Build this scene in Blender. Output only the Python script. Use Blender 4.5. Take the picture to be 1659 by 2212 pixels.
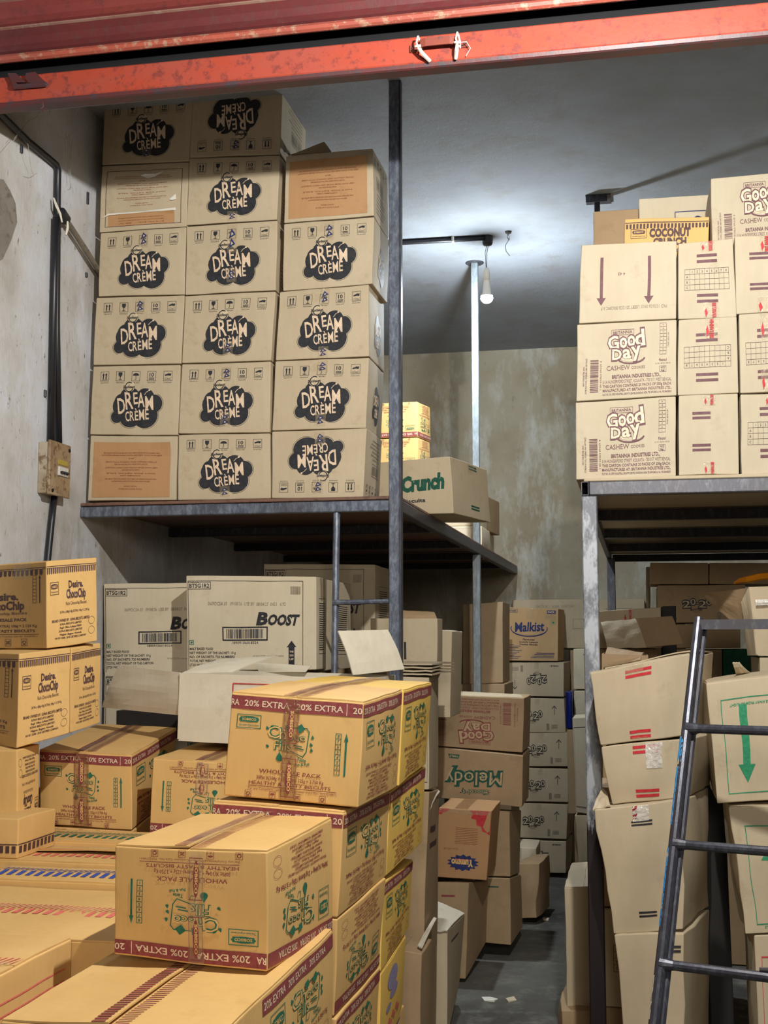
import bpy, bmesh, math, random
from mathutils import Vector, Matrix, noise, geometry

# ------------------------------------------------------------------ scene, camera, lights
for o in list(bpy.data.objects):
    bpy.data.objects.remove(o)
SC = bpy.context.scene
COL = SC.collection
FPX, CX, CY, CAMH = 2676.0, 829.5, 1106.0, 1.5
PITCH = math.atan((1380 - CY) / FPX)
YAW = math.atan((1380 - CX) / math.hypot(FPX, 1380 - CY))
cam_d = bpy.data.cameras.new('camera')
cam = bpy.data.objects.new('camera', cam_d)
COL.objects.link(cam)
cam_d.sensor_fit = 'VERTICAL'
cam_d.sensor_height = 36.0
cam_d.lens = FPX * 36.0 / 2212.0
cam_d.clip_start = 0.05
cam.location = (0, 0, CAMH)
cam.rotation_euler = (math.pi / 2 + PITCH, 0, YAW)
SC.camera = cam
SC.view_settings.view_transform = 'Standard'
SC.view_settings.look = 'None'
SC.view_settings.gamma = 1.0
SC.view_settings.use_curve_mapping = False
SC.view_settings.exposure = 0.0
W = bpy.data.worlds.new('world')
SC.world = W
W.use_nodes = True
W.node_tree.nodes['Background'].inputs[0].default_value = (0.95, 0.95, 1.0, 1)
W.node_tree.nodes['Background'].inputs[1].default_value = 0.055


def lamp(name, loc, power, color, radius):
    l = bpy.data.lights.new(name, 'POINT')
    l.energy = power
    l.color = color
    l.shadow_soft_size = radius
    o = bpy.data.objects.new(name, l)
    o.location = loc
    COL.objects.link(o)
    return o


lamp('entrance_lamp_light', (0.06, 2.08, 2.997), 235, (1.0, 0.985, 0.95), 0.022)
lamp('front_fill_light', (0.6, -2.6, 2.5), 390, (1.0, 0.93, 0.84), 0.5)  # soft fill light added behind the camera to brighten the carton fronts
BULB_STRENGTH = 4300.0

# ------------------------------------------------------------------ camera geometry helpers
_F = Vector((-math.sin(YAW) * math.cos(PITCH), math.cos(YAW) * math.cos(PITCH), math.sin(PITCH)))
_R = Vector((math.cos(YAW), math.sin(YAW), 0))
_U = _R.cross(_F)


def ray(x, y):
    return _F + _R * ((x - CX) / FPX) - _U * ((y - CY) / FPX)


def at(x, y, Y):
    d = ray(x, y)
    return Vector((0, 0, CAMH)) + d * (Y / d.y)


def atX(x, y, X):
    d = ray(x, y)
    return Vector((0, 0, CAMH)) + d * (X / d.x)


def atZ(x, y, Z):
    d = ray(x, y)
    return Vector((0, 0, CAMH)) + d * ((Z - CAMH) / d.z)


# ------------------------------------------------------------------ materials
def lin(c):
    c = c / 255.0
    return c / 12.92 if c <= 0.04045 else ((c + 0.055) / 1.055) ** 2.4


def rgb(r, g, b):
    return (lin(r), lin(g), lin(b), 1)


def newmat(name, rough=0.7, metal=0.0, spec=0.4):
    m = bpy.data.materials.new(name)
    m.use_nodes = True
    nt = m.node_tree
    b = nt.nodes['Principled BSDF']
    b.inputs['Roughness'].default_value = rough
    b.inputs['Metallic'].default_value = metal
    b.inputs['Specular IOR Level'].default_value = spec
    return m, nt, b


def N(nt, t, **kw):
    n = nt.nodes.new(t)
    for k, v in kw.items():
        if k in n.inputs:
            n.inputs[k].default_value = v
        else:
            setattr(n, k, v)
    return n


def ramp(nt, fac, stops):
    r = nt.nodes.new('ShaderNodeValToRGB')
    e = r.color_ramp.elements
    e[0].position, e[0].color = stops[0]
    e[1].position, e[1].color = stops[-1]
    for p, c in stops[1:-1]:
        x = e.new(p)
        x.color = c
    nt.links.new(fac, r.inputs[0])
    return r.outputs[0]


def coords(nt, scale=(1, 1, 1)):
    tc = nt.nodes.new('ShaderNodeTexCoord')
    mp = nt.nodes.new('ShaderNodeMapping')
    mp.inputs['Scale'].default_value = scale
    nt.links.new(tc.outputs['Object'], mp.inputs[0])
    return mp.outputs[0]


def noise_fac(nt, vec, scale, detail=4, rough=0.6):
    n = N(nt, 'ShaderNodeTexNoise', Scale=scale, Detail=detail, Roughness=rough)
    nt.links.new(vec, n.inputs['Vector'])
    return n.outputs['Fac']


def mix(nt, fac, a, b):
    m = nt.nodes.new('ShaderNodeMix')
    m.data_type = 'RGBA'
    if isinstance(fac, float):
        m.inputs[0].default_value = fac
    else:
        nt.links.new(fac, m.inputs[0])
    for i, v in ((6, a), (7, b)):
        if isinstance(v, tuple):
            m.inputs[i].default_value = v
        else:
            nt.links.new(v, m.inputs[i])
    return m.outputs[2]


def bump(nt, b, h, strength, dist):
    n = nt.nodes.new('ShaderNodeBump')
    n.inputs['Strength'].default_value = strength
    n.inputs['Distance'].default_value = dist
    nt.links.new(h, n.inputs['Height'])
    nt.links.new(n.outputs[0], b.inputs['Normal'])


M = {}


def card_mat(name, c1, c2, dirt):
    m, nt, b = newmat(name, 0.72, 0, 0.25)
    v = coords(nt)
    f1 = noise_fac(nt, v, 5.0, 5, 0.6)
    base = ramp(nt, f1, [(0.3, c1), (0.7, c2)])
    vs = coords(nt, (1, 1, 0.15))
    f2 = noise_fac(nt, vs, 60.0, 3, 0.6)
    st = ramp(nt, f2, [(0.35, (0.88, 0.88, 0.88, 1)), (0.65, (1.06, 1.06, 1.06, 1))])
    mm = nt.nodes.new('ShaderNodeMix')
    mm.data_type = 'RGBA'
    mm.blend_type = 'MULTIPLY'
    mm.inputs[0].default_value = 0.22
    nt.links.new(base, mm.inputs[6])
    nt.links.new(st, mm.inputs[7])
    f3 = noise_fac(nt, v, 9.0, 8, 0.7)
    df = ramp(nt, f3, [(0.58, (0, 0, 0, 1)), (0.78, (0.55, 0.55, 0.55, 1))])
    col = mix(nt, df, mm.outputs[2], dirt)
    nt.links.new(col, b.inputs['Base Color'])
    bump(nt, b, f2, 0.12, 0.0012)
    M[name] = m


card_mat('tan', rgb(182, 165, 136), rgb(193, 177, 149), rgb(150, 125, 92))
card_mat('tan_light', rgb(200, 186, 158), rgb(209, 196, 170), rgb(170, 145, 110))
card_mat('tan_loft', rgb(184, 170, 144), rgb(193, 180, 155), rgb(156, 134, 104))
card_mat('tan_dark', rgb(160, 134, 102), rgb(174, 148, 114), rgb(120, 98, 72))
card_mat('yellow', rgb(206, 165, 102), rgb(216, 176, 112), rgb(176, 134, 76))
card_mat('yellow_bright', rgb(224, 182, 88), rgb(230, 190, 98), rgb(196, 150, 72))
card_mat('white_card', rgb(204, 194, 172), rgb(214, 205, 184), rgb(170, 156, 130))
card_mat('kraft', rgb(204, 150, 92), rgb(214, 160, 100), rgb(180, 126, 74))
card_mat('orange_brown', rgb(176, 134, 92), rgb(184, 142, 100), rgb(140, 102, 64))


def ink(name, c, rough=0.6):
    m, nt, b = newmat('ink_' + name, rough, 0, 0.3)
    v = coords(nt)
    f = noise_fac(nt, v, 90.0, 4, 0.7)
    c2 = tuple(min(1, x * 1.35 + 0.012) for x in c[:3]) + (1,)
    nt.links.new(ramp(nt, f, [(0.4, c), (0.7, c2)]), b.inputs['Base Color'])
    M[name] = m


ink('black', rgb(38, 38, 42))
ink('maroon', rgb(128, 58, 58))
ink('plum', rgb(98, 62, 66))
ink('green', rgb(34, 98, 74))
ink('leaf', rgb(40, 128, 88))
ink('dgreen', rgb(22, 76, 60))
ink('brown', rgb(134, 76, 48))
ink('dbrown', rgb(74, 50, 52))
ink('red', rgb(180, 42, 48))
ink('pink', rgb(206, 104, 92))
ink('blue', rgb(48, 72, 150))
ink('navy', rgb(34, 44, 92))
ink('cyan', rgb(20, 120, 190))
ink('grey', rgb(128, 116, 98))
ink('lav', rgb(140, 130, 160))
ink('card', rgb(187, 170, 141))
ink('cardl', rgb(204, 190, 163))
ink('cardy', rgb(210, 170, 106))
ink('cream', rgb(208, 184, 156))
ink('stain', rgb(165, 138, 100))


def flat_mat(name, c, rough=0.5, metal=0.0, spec=0.5):
    m, nt, b = newmat(name, rough, metal, spec)
    b.inputs['Base Color'].default_value = c
    M[name] = m
    return m, nt, b


flat_mat('black_plastic', rgb(30, 31, 36), 0.4)
flat_mat('white_plastic', rgb(206, 204, 196), 0.4)
flat_mat('white_cloth', rgb(214, 208, 192), 0.9)
flat_mat('dark_hole', rgb(14, 14, 18), 0.9)  # near-black: painted shade inside gaps, also the screw heads
flat_mat('web', rgb(170, 165, 150), 0.9)
flat_mat('wire', rgb(60, 58, 56), 0.6)
flat_mat('paper_white', rgb(226, 222, 210), 0.8)
flat_mat('orange_plastic', rgb(226, 140, 30), 0.25)
flat_mat('blue_foil', rgb(24, 40, 120), 0.18, 0.4)
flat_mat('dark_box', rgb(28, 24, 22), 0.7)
flat_mat('yellow_tag', rgb(170, 150, 60), 0.5)
flat_mat('brass', rgb(150, 130, 80), 0.35, 0.9)


def tape_mat(name, tint, alpha):
    m, nt, b = newmat(name, 0.12, 0, 0.8)
    b.inputs['Base Color'].default_value = tint
    v = coords(nt)
    f = noise_fac(nt, v, 60.0, 3, 0.6)
    a = nt.nodes.new('ShaderNodeMapRange')
    a.inputs[1].default_value, a.inputs[2].default_value = 0.3, 0.7
    a.inputs[3].default_value, a.inputs[4].default_value = alpha * 0.6, alpha * 1.4
    nt.links.new(f, a.inputs[0])
    nt.links.new(a.outputs[0], b.inputs['Alpha'])
    bump(nt, b, f, 1.0, 0.006)
    M[name] = m


tape_mat('tape_clear', rgb(205, 185, 150), 0.20)
tape_mat('tape_brown', rgb(150, 108, 72), 0.38)


def steel_mat(name, paint, worn, rust, thr=0.56, rough=0.42, metal=0.35):
    m, nt, b = newmat(name, rough, metal, 0.5)
    v = coords(nt, (1, 1, 0.35))
    v2 = coords(nt)
    f = noise_fac(nt, v, 60.0, 8, 0.75)
    f2 = noise_fac(nt, v2, 8.0, 5, 0.6)
    c = ramp(nt, f, [(0.0, paint), (thr - 0.12, paint), (thr + 0.08, worn), (1.0, worn)])
    c = mix(nt, ramp(nt, f2, [(0.5, (0, 0, 0, 1)), (0.75, (0.6, 0.6, 0.6, 1))]), c, rust)
    nt.links.new(c, b.inputs['Base Color'])
    bump(nt, b, f, 0.3, 0.002)
    M[name] = m


steel_mat('steel_grey', rgb(104, 106, 114), rgb(150, 152, 156), rgb(96, 88, 86), 0.57)
steel_mat('steel_dark', rgb(62, 62, 70), rgb(96, 98, 104), rgb(78, 66, 62), 0.62)
steel_mat('steel_mid', rgb(84, 84, 90), rgb(120, 120, 124), rgb(86, 76, 74), 0.62)
steel_mat('steel_blue', rgb(88, 94, 108), rgb(132, 140, 152), rgb(84, 80, 84), 0.56, 0.35)
steel_mat('steel_bulb_lit', rgb(112, 120, 124), rgb(140, 148, 152), rgb(100, 102, 102), 0.56, 0.4)  # rear post steel, colour lightened to carry the bulb's light
steel_mat('ladder_paint', rgb(58, 58, 66), rgb(82, 86, 94), rgb(64, 54, 56), 0.6, 0.3)


def wall_mat(name, cols, streak, speck, sc=1.0, spk=0.66, pit=None):
    m, nt, b = newmat(name, 0.9, 0, 0.15)
    v = coords(nt)
    vs = coords(nt, (1, 1, 0.4))
    f = noise_fac(nt, v, 1.3 * sc, 8, 0.62)
    c = ramp(nt, f, cols)
    f2 = noise_fac(nt, vs, 7.0 * sc, 7, 0.7)
    c = mix(nt, ramp(nt, f2, [(0.50, (0, 0, 0, 1)), (0.68, (0.75, 0.75, 0.75, 1))]), c, streak)
    f3 = noise_fac(nt, vs, 42.0, 6, 0.75)
    c = mix(nt, ramp(nt, f3, [(spk, (0, 0, 0, 1)), (spk + 0.05, (1, 1, 1, 1))]), c, speck)
    f4 = noise_fac(nt, vs, 16.0, 8, 0.8)
    if pit:
        c = mix(nt, ramp(nt, f4, [(0.58, (0, 0, 0, 1)), (0.72, (0.8, 0.8, 0.8, 1))]), c, pit)
    nt.links.new(c, b.inputs['Base Color'])
    bump(nt, b, f4, 0.5, 0.008)
    M[name] = m


wall_mat('wall_side', [(0.34, rgb(158, 150, 138)), (0.5, rgb(192, 190, 187)), (0.64, rgb(206, 208, 214))], rgb(212, 214, 222), rgb(96, 84, 74), 1.0, 0.63, rgb(146, 136, 122))
wall_mat('wall_rear', [(0.32, rgb(140, 128, 105)), (0.5, rgb(164, 154, 132)), (0.68, rgb(180, 174, 156))], rgb(204, 206, 200), rgb(128, 116, 92), 0.9, 0.72, rgb(132, 120, 96))
wall_mat('ceil_mat', [(0.3, rgb(132, 134, 137)), (0.5, rgb(147, 152, 158)), (0.7, rgb(157, 163, 171))], rgb(138, 138, 134), rgb(128, 124, 116), 0.8, 0.74)
wall_mat('floor_mat', [(0.3, rgb(66, 64, 60)), (0.5, rgb(92, 90, 84)), (0.7, rgb(112, 110, 104))], rgb(126, 124, 116), rgb(50, 48, 44), 1.2, 0.66)


def paint_mat(name, c1, c2, c3):
    m, nt, b = newmat(name, 0.45, 0, 0.45)
    v = coords(nt)
    vs = coords(nt, (0.4, 1, 1))
    f = noise_fac(nt, v, 34.0, 7, 0.7)
    f2 = noise_fac(nt, vs, 7.0, 6, 0.65)
    c = ramp(nt, f2, [(0.35, c1), (0.65, c2)])
    c = mix(nt, ramp(nt, f, [(0.52, (0, 0, 0, 1)), (0.62, (0.9, 0.9, 0.9, 1))]), c, c3)
    nt.links.new(c, b.inputs['Base Color'])
    bump(nt, b, f, 0.4, 0.002)
    M[name] = m


paint_mat('shutter_red', rgb(168, 66, 44), rgb(158, 74, 60), rgb(122, 58, 52))
paint_mat('shutter_slat', rgb(104, 46, 44), rgb(88, 40, 42), rgb(92, 52, 50))
paint_mat('shutter_bead', rgb(168, 82, 64), rgb(150, 78, 66), rgb(170, 136, 112))
paint_mat('shutter_slat_pale', rgb(128, 58, 52), rgb(116, 52, 50), rgb(104, 52, 50))
paint_mat('shutter_dust', rgb(150, 120, 104), rgb(120, 80, 70), rgb(150, 130, 112))
paint_mat('handle_paint', rgb(132, 66, 52), rgb(112, 62, 54), rgb(74, 60, 60))
paint_mat('shutter_lip', rgb(96, 40, 38), rgb(70, 52, 54), rgb(60, 58, 64))
paint_mat('wood_ply', rgb(126, 92, 74), rgb(112, 84, 70), rgb(90, 66, 54))
paint_mat('box_paint', rgb(176, 166, 146), rgb(150, 134, 108), rgb(112, 84, 58))
paint_mat('bamboo', rgb(120, 110, 96), rgb(98, 90, 78), rgb(80, 72, 62))
paint_mat('blue_peel', rgb(40, 120, 180), rgb(60, 140, 190), rgb(190, 165, 120))


card_mat('orange_tan', rgb(186, 152, 108), rgb(196, 162, 118), rgb(150, 116, 80))
tape_mat('tape_foil', rgb(230, 225, 215), 0.6)
tape_mat('tape_red', rgb(150, 20, 30), 0.8)
paint_mat('cream_peel', rgb(190, 182, 164), rgb(170, 160, 140), rgb(70, 68, 70))
paint_mat('patch_grey', rgb(118, 112, 104), rgb(134, 128, 118), rgb(100, 94, 84))
paint_mat('lid_paint', rgb(132, 108, 80), rgb(170, 150, 118), rgb(96, 66, 44))
m, nt, b = newmat('post_paint', 0.4, 0.3, 0.5)
v = coords(nt, (1, 1, 0.4))
f = noise_fac(nt, v, 24.0, 7, 0.7)
pale = ramp(nt, f, [(0.44, rgb(104, 106, 112)), (0.56, rgb(158, 162, 168))])
tc = nt.nodes.new('ShaderNodeTexCoord')
sx = nt.nodes.new('ShaderNodeSeparateXYZ')
nt.links.new(tc.outputs['Object'], sx.inputs[0])
ad = nt.nodes.new('ShaderNodeMath')
ad.operation = 'MULTIPLY_ADD'
ad.inputs[1].default_value = 0.35
nt.links.new(f, ad.inputs[0])
nt.links.new(sx.outputs['Z'], ad.inputs[2])
msk = ramp(nt, ad.outputs[0], [(0.0, (1, 1, 1, 1)), (1.0, (0, 0, 0, 1))])
mr = nt.nodes.new('ShaderNodeMapRange')
mr.inputs[1].default_value, mr.inputs[2].default_value = 1.10, 1.14
nt.links.new(ad.outputs[0], mr.inputs[0])
nt.links.new(mix(nt, mr.outputs[0], rgb(38, 28, 32), pale), b.inputs['Base Color'])
M['post_paint'] = m

m, nt, b = newmat('bulb_glass', 0.3)
b.inputs['Base Color'].default_value = (1, 1, 1, 1)
b.inputs['Emission Color'].default_value = (0.84, 0.93, 1, 1)
b.inputs['Emission Strength'].default_value = BULB_STRENGTH
M['bulb_glass'] = m


# ------------------------------------------------------------------ object helpers
def tag(o, label=None, cat=None, group=None, kind=None):
    if label:
        o['label'] = label
    if cat:
        o['category'] = cat
    if group:
        o['group'] = group
    if kind:
        o['kind'] = kind
    return o


def build(name, verts, faces, mats, mi=None, parent=None, smooth=False, wn=False):
    me = bpy.data.meshes.new(name)
    if parent is not None:
        pl = PLOC.get(parent.name, Vector((0, 0, 0)))
        verts = [(v[0] - pl[0], v[1] - pl[1], v[2] - pl[2]) for v in verts]
        loc = None
    else:
        n = len(verts)
        xs = [v[0] for v in verts]
        ys = [v[1] for v in verts]
        loc = Vector(((min(xs) + max(xs)) / 2, (min(ys) + max(ys)) / 2, min(v[2] for v in verts)))
        verts = [(v[0] - loc[0], v[1] - loc[1], v[2] - loc[2]) for v in verts]
    me.from_pydata(verts, [], faces)
    for m_ in (mats if isinstance(mats, list) else [mats]):
        me.materials.append(M[m_])
    if mi:
        me.polygons.foreach_set('material_index', mi)
    if smooth:
        me.polygons.foreach_set('use_smooth', [True] * len(faces))
    me.update()
    o = bpy.data.objects.new(name, me)
    COL.objects.link(o)
    if parent is None:
        o.location = loc
        PLOC[o.name] = loc
    else:
        o.parent = parent
        PLOC[o.name] = PLOC.get(parent.name, Vector((0, 0, 0)))
    if wn:
        w = o.modifiers.new('weighted', 'WEIGHTED_NORMAL')
        w.keep_sharp = False
    return o


PLOC = {}


def empty(name, loc):
    o = bpy.data.objects.new(name, None)
    o.empty_display_size = 0.05
    COL.objects.link(o)
    o.location = loc
    PLOC[o.name] = Vector(loc)
    return o


class MB:
    """collects simple solids into one mesh"""

    def __init__(s):
        s.v, s.f, s.mi = [], [], []

    def add(s, v, f, mi=0):
        n = len(s.v)
        s.v += [tuple(x) for x in v]
        s.f += [tuple(i + n for i in q) for q in f]
        s.mi += [mi] * len(f)
        return s

    def box(s, x0, x1, y0, y1, z0, z1, mi=0):
        bm = bmesh.new()
        bmesh.ops.create_cube(bm, size=1)
        for v in bm.verts:
            v.co = Vector(((x0 + x1) / 2 + v.co.x * (x1 - x0), (y0 + y1) / 2 + v.co.y * (y1 - y0), (z0 + z1) / 2 + v.co.z * (z1 - z0)))
        r = min(0.003, 0.2 * min(x1 - x0, y1 - y0, z1 - z0))
        bmesh.ops.bevel(bm, geom=list(bm.edges), offset=r, segments=1, affect='EDGES')
        bm.verts.ensure_lookup_table()
        bm.verts.index_update()
        s.add([v.co.copy() for v in bm.verts], [[v.index for v in f.verts] for f in bm.faces], mi)
        bm.free()
        return s

    def hexa(s, P, mi=0):
        """P: 8 points bottom 4 (ccw) then top 4"""
        s.add(P, [(3, 2, 1, 0), (4, 5, 6, 7), (0, 1, 5, 4), (1, 2, 6, 5), (2, 3, 7, 6), (3, 0, 4, 7)], mi)
        return s

    def tube(s, pts, r, n=10, mi=0, cap=True, sq=False):
        pts = [Vector(p) for p in pts]
        rr = r if isinstance(r, (list, tuple)) else [r] * len(pts)
        if sq:
            n = 4
        base = len(s.v)
        prev = None
        for i, p in enumerate(pts):
            if i == 0:
                d = pts[1] - pts[0]
            elif i == len(pts) - 1:
                d = pts[-1] - pts[-2]
            else:
                d = (pts[i + 1] - p).normalized() + (p - pts[i - 1]).normalized()
            d.normalize()
            if prev is None:
                a = Vector((0, 0, 1)) if abs(d.z) < 0.9 else Vector((1, 0, 0))
                u = d.cross(a).normalized()
            else:
                u = (prev - d * prev.dot(d)).normalized()
            prev = u
            w = d.cross(u)
            for k in range(n):
                t = 2 * math.pi * (k + (0.5 if sq else 0)) / n
                s.v.append(tuple(p + (u * math.cos(t) + w * math.sin(t)) * rr[i] * (1.414 if sq else 1)))
        for i in range(len(pts) - 1):
            for k in range(n):
                a0 = base + i * n + k
                a1 = base + i * n + (k + 1) % n
                s.f.append((a0, a1, a1 + n, a0 + n))
                s.mi.append(mi)
        if cap:
            s.f.append(tuple(base + k for k in reversed(range(n))))
            s.f.append(tuple(base + (len(pts) - 1) * n + k for k in range(n)))
            s.mi += [mi, mi]
        return s

    def lathe(s, c, prof, n=20, mi=0):
        base = len(s.v)
        for r, z in prof:
            for k in range(n):
                t = 2 * math.pi * k / n
                s.v.append((c[0] + r * math.cos(t), c[1] + r * math.sin(t), c[2] + z))
        for i in range(len(prof) - 1):
            for k in range(n):
                a0, a1 = base + i * n + k, base + i * n + (k + 1) % n
                s.f.append((a0, a1, a1 + n, a0 + n))
                s.mi.append(mi)
        return s

    def build(s, name, mats, parent=None, smooth=False):
        return build(name, s.v, s.f, mats, s.mi, parent, smooth)


# ------------------------------------------------------------------ printed artwork (2-D shapes in face units)
_TC = {}


def text_mesh(t, bold):
    k = (t, bold)
    if k not in _TC:
        cu = bpy.data.curves.new('t', 'FONT')
        cu.body = t
        cu.size = 1
        cu.resolution_u = 2
        cu.offset = bold
        ob = bpy.data.objects.new('t', cu)
        COL.objects.link(ob)
        dg = bpy.context.evaluated_depsgraph_get()
        me = ob.evaluated_get(dg).to_mesh()
        vs = [(v.co.x, v.co.y) for v in me.vertices]
        fs = [tuple(p.vertices) for p in me.polygons]
        ob.evaluated_get(dg).to_mesh_clear()
        bpy.data.objects.remove(ob)
        bpy.data.curves.remove(cu)
        if vs:
            x0 = min(v[0] for v in vs)
            x1 = max(v[0] for v in vs)
        else:
            x0, x1 = 0, 1
        _TC[k] = (vs, fs, x0, x1)
    return _TC[k]


class Art:
    def __init__(s, w, h):
        s.w, s.h, s.items = w, h, []

    def poly(s, col, pts, lay=1):
        tri = geometry.tessellate_polygon([[Vector((p[0], p[1], 0)) for p in pts]])
        s.items.append((col, lay, list(pts), [tuple(t) for t in tri]))

    def rect(s, col, x, y, w, h, lay=1, rot=0):
        nx = max(1, int(w / 30))
        ny = max(1, int(h / 30))
        vs, fs = [], []
        c, sn = math.cos(math.radians(rot)), math.sin(math.radians(rot))
        for j in range(ny + 1):
            for i in range(nx + 1):
                px, py = w * i / nx - w / 2, h * j / ny - h / 2
                vs.append((x + w / 2 + px * c - py * sn, y + h / 2 + px * sn + py * c))
        for j in range(ny):
            for i in range(nx):
                a = j * (nx + 1) + i
                fs.append((a, a + 1, a + nx + 2, a + nx + 1))
        s.items.append((col, lay, vs, fs))

    def line(s, col, pts, t, lay=1, closed=False):
        if closed:
            pts = list(pts) + [pts[0]]
        out = []
        for (ax, ay), (bx, by) in zip(pts[:-1], pts[1:]):
            L = math.hypot(bx - ax, by - ay)
            if L < 1e-6:
                continue
            n = max(1, int(L / 30))
            dx, dy = (bx - ax) / L, (by - ay) / L
            ex = t / 2
            for k in range(n):
                f0 = -ex + (L + 2 * ex) * k / n
                f1 = -ex + (L + 2 * ex) * (k + 1) / n
                out.append([(ax + dx * f0 - dy * ex, ay + dy * f0 + dx * ex), (ax + dx * f0 + dy * ex, ay + dy * f0 - dx * ex),
                            (ax + dx * f1 + dy * ex, ay + dy * f1 - dx * ex), (ax + dx * f1 - dy * ex, ay + dy * f1 + dx * ex)])
        vs, fs = [], []
        for q in out:
            n = len(vs)
            vs += q
            fs.append((n, n + 1, n + 2, n + 3))
        s.items.append((col, lay, vs, fs))

    def frame(s, col, x, y, w, h, t=1.2, lay=1):
        s.line(col, [(x, y), (x + w, y), (x + w, y + h), (x, y + h)], t, lay, True)

    def ell(s, col, x, y, rx, ry, lay=1, n=20, rot=0):
        c, sn = math.cos(math.radians(rot)), math.sin(math.radians(rot))
        pts = [(x, y)]
        for k in range(n):
            a = 2 * math.pi * k / n
            px, py = rx * math.cos(a), ry * math.sin(a)
            pts.append((x + px * c - py * sn, y + px * sn + py * c))
        s.items.append((col, lay, pts, [(0, k + 1, (k + 1) % n + 1) for k in range(n)]))

    def arc(s, col, x, y, rx, ry, a0, a1, t, lay=1, n=14):
        pts = []
        for k in range(n + 1):
            a = math.radians(a0 + (a1 - a0) * k / n)
            pts.append((x + rx * math.cos(a), y + ry * math.sin(a)))
        s.line(col, pts, t, lay)

    def drop(s, col, x, y, r, rot=0, lay=1):
        c, sn = math.cos(math.radians(rot)), math.sin(math.radians(rot))
        pts = []
        for k in range(14):
            a = 2 * math.pi * k / 14
            px = r * math.sin(a) * (1 if math.cos(a) < 0 else (1 - math.cos(a)) * .8 + .2)
            py = -r * math.cos(a) * -1
            py = r * math.cos(a) * (1.7 if math.cos(a) > 0 else 1)
            pts.append((x + px * c - py * sn, y + px * sn + py * c))
        s.poly(col, pts, lay)

    def arrow(s, col, x, y, L, t, hw, hl, up=True, lay=1):
        """x,y = tail bottom point of shaft"""
        g = 1 if up else -1
        s.rect(col, x - t / 2, y if up else y - (L - hl), t, L - hl, lay)
        s.poly(col, [(x - hw / 2, y + g * (L - hl)), (x + hw / 2, y + g * (L - hl)), (x, y + g * L)], lay)

    def text(s, col, t, x, y, h, w=None, rot=0, shear=0, bold=0.0, lay=1, al='c', maxw=None):
        """h = cap height; centre/left at x, baseline y"""
        vs, fs, x0, x1 = text_mesh(t, bold)
        if not vs:
            return
        sy = h / 0.70
        sx = sy if w is None else w / max(1e-6, x1 - x0)
        tw = (x1 - x0) * sx
        ox = -tw / 2 if al == 'c' else (0 if al == 'l' else -tw)
        c, sn = math.cos(math.radians(rot)), math.sin(math.radians(rot))
        out = []
        for vx, vy in vs:
            px = (vx - x0) * sx + ox + vy * sy * shear
            py = vy * sy
            out.append((x + px * c - py * sn, y + px * sn + py * c))
        s.items.append((col, lay, out, fs))

    def barcode(s, col, x, y, w, h, vert=False, lay=1, seed=1):
        rd = random.Random(seed)
        p = 0
        L = h if vert else w
        while p < L:
            t = rd.choice([0.012, 0.02, 0.03]) * L
            if p + t > L:
                break
            if vert:
                s.rect(col, x, y + p, w, t, lay)
            else:
                s.rect(col, x + p, y, t, h, lay)
            p += t + rd.choice([0.012, 0.018, 0.026]) * L

    def icon(s, kind, x, y, sz, col, t=1.1):
        if kind != 'none':
            s.frame(col, x, y, sz * .86, sz, t)
        cx = x + sz * .43
        if kind == 'up':
            for d in (-.15, .15):
                s.arrow(col, cx + d * sz, y + sz * .2, sz * .68, sz * .11, sz * .24, sz * .24)
            s.rect(col, x + sz * .12, y + sz * .1, sz * .62, sz * .05)
        elif kind == 'glass':
            s.poly(col, [(cx - sz * .2, y + sz * .9), (cx + sz * .2, y + sz * .9), (cx + sz * .2, y + sz * .6), (cx + sz * .06, y + sz * .42),
                         (cx - sz * .06, y + sz * .42), (cx - sz * .2, y + sz * .6)])
            s.rect(col, cx - sz * .03, y + sz * .14, sz * .06, sz * .3)
            s.rect(col, cx - sz * .16, y + sz * .1, sz * .32, sz * .06)
        elif kind == 'umb':
            pts = [(cx + sz * .33 * math.cos(a * math.pi / 10), y + sz * .55 + sz * .28 * math.sin(a * math.pi / 10)) for a in range(11)]
            s.poly(col, pts)
            s.rect(col, cx - sz * .02, y + sz * .15, sz * .045, sz * .45)
            s.arc(col, cx - sz * .06, y + sz * .17, sz * .06, sz * .06, 180, 360, t * .8, n=5)
        elif kind == 'ten':
            s.text(col, '10', cx, y + sz * .44, sz * .4, bold=.02)
            s.rect(col, x + sz * .15, y + sz * .24, sz * .56, sz * .07)
            s.rect(col, x + sz * .15, y + sz * .1, sz * .56, sz * .07)
        elif kind == 'hand':
            s.poly(col, [(x + sz * .1, y + sz * .62), (x + sz * .5, y + sz * .78), (x + sz * .78, y + sz * .74), (x + sz * .7, y + sz * .5),
                         (x + sz * .45, y + sz * .56), (x + sz * .15, y + sz * .5)])
            s.line(col, [(x + sz * .1, y + sz * .24), (x + sz * .3, y + sz * .3), (x + sz * .5, y + sz * .22), (x + sz * .76, y + sz * .3)], t * .8)
            s.rect(col, x + sz * .1, y + sz * .1, sz * .64, sz * .04)
        elif kind == 'x':
            s.line(col, [(x + sz * .15, y + sz * .25), (x + sz * .7, y + sz * .75)], t * 1.5)
            s.line(col, [(x + sz * .7, y + sz * .25), (x + sz * .15, y + sz * .75)], t * 1.5)
            s.frame(col, x + sz * .2, y + sz * .3, sz * .45, sz * .36, t)
        elif kind == 'recycle':
            for a in (90, 210, 330):
                s.arc(col, cx, y + sz * .5, sz * .22, sz * .24, a + 15, a + 95, t * 2, n=5)
            s.rect(col, x + sz * .15, y + sz * .12, sz * .56, sz * .05)


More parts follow.
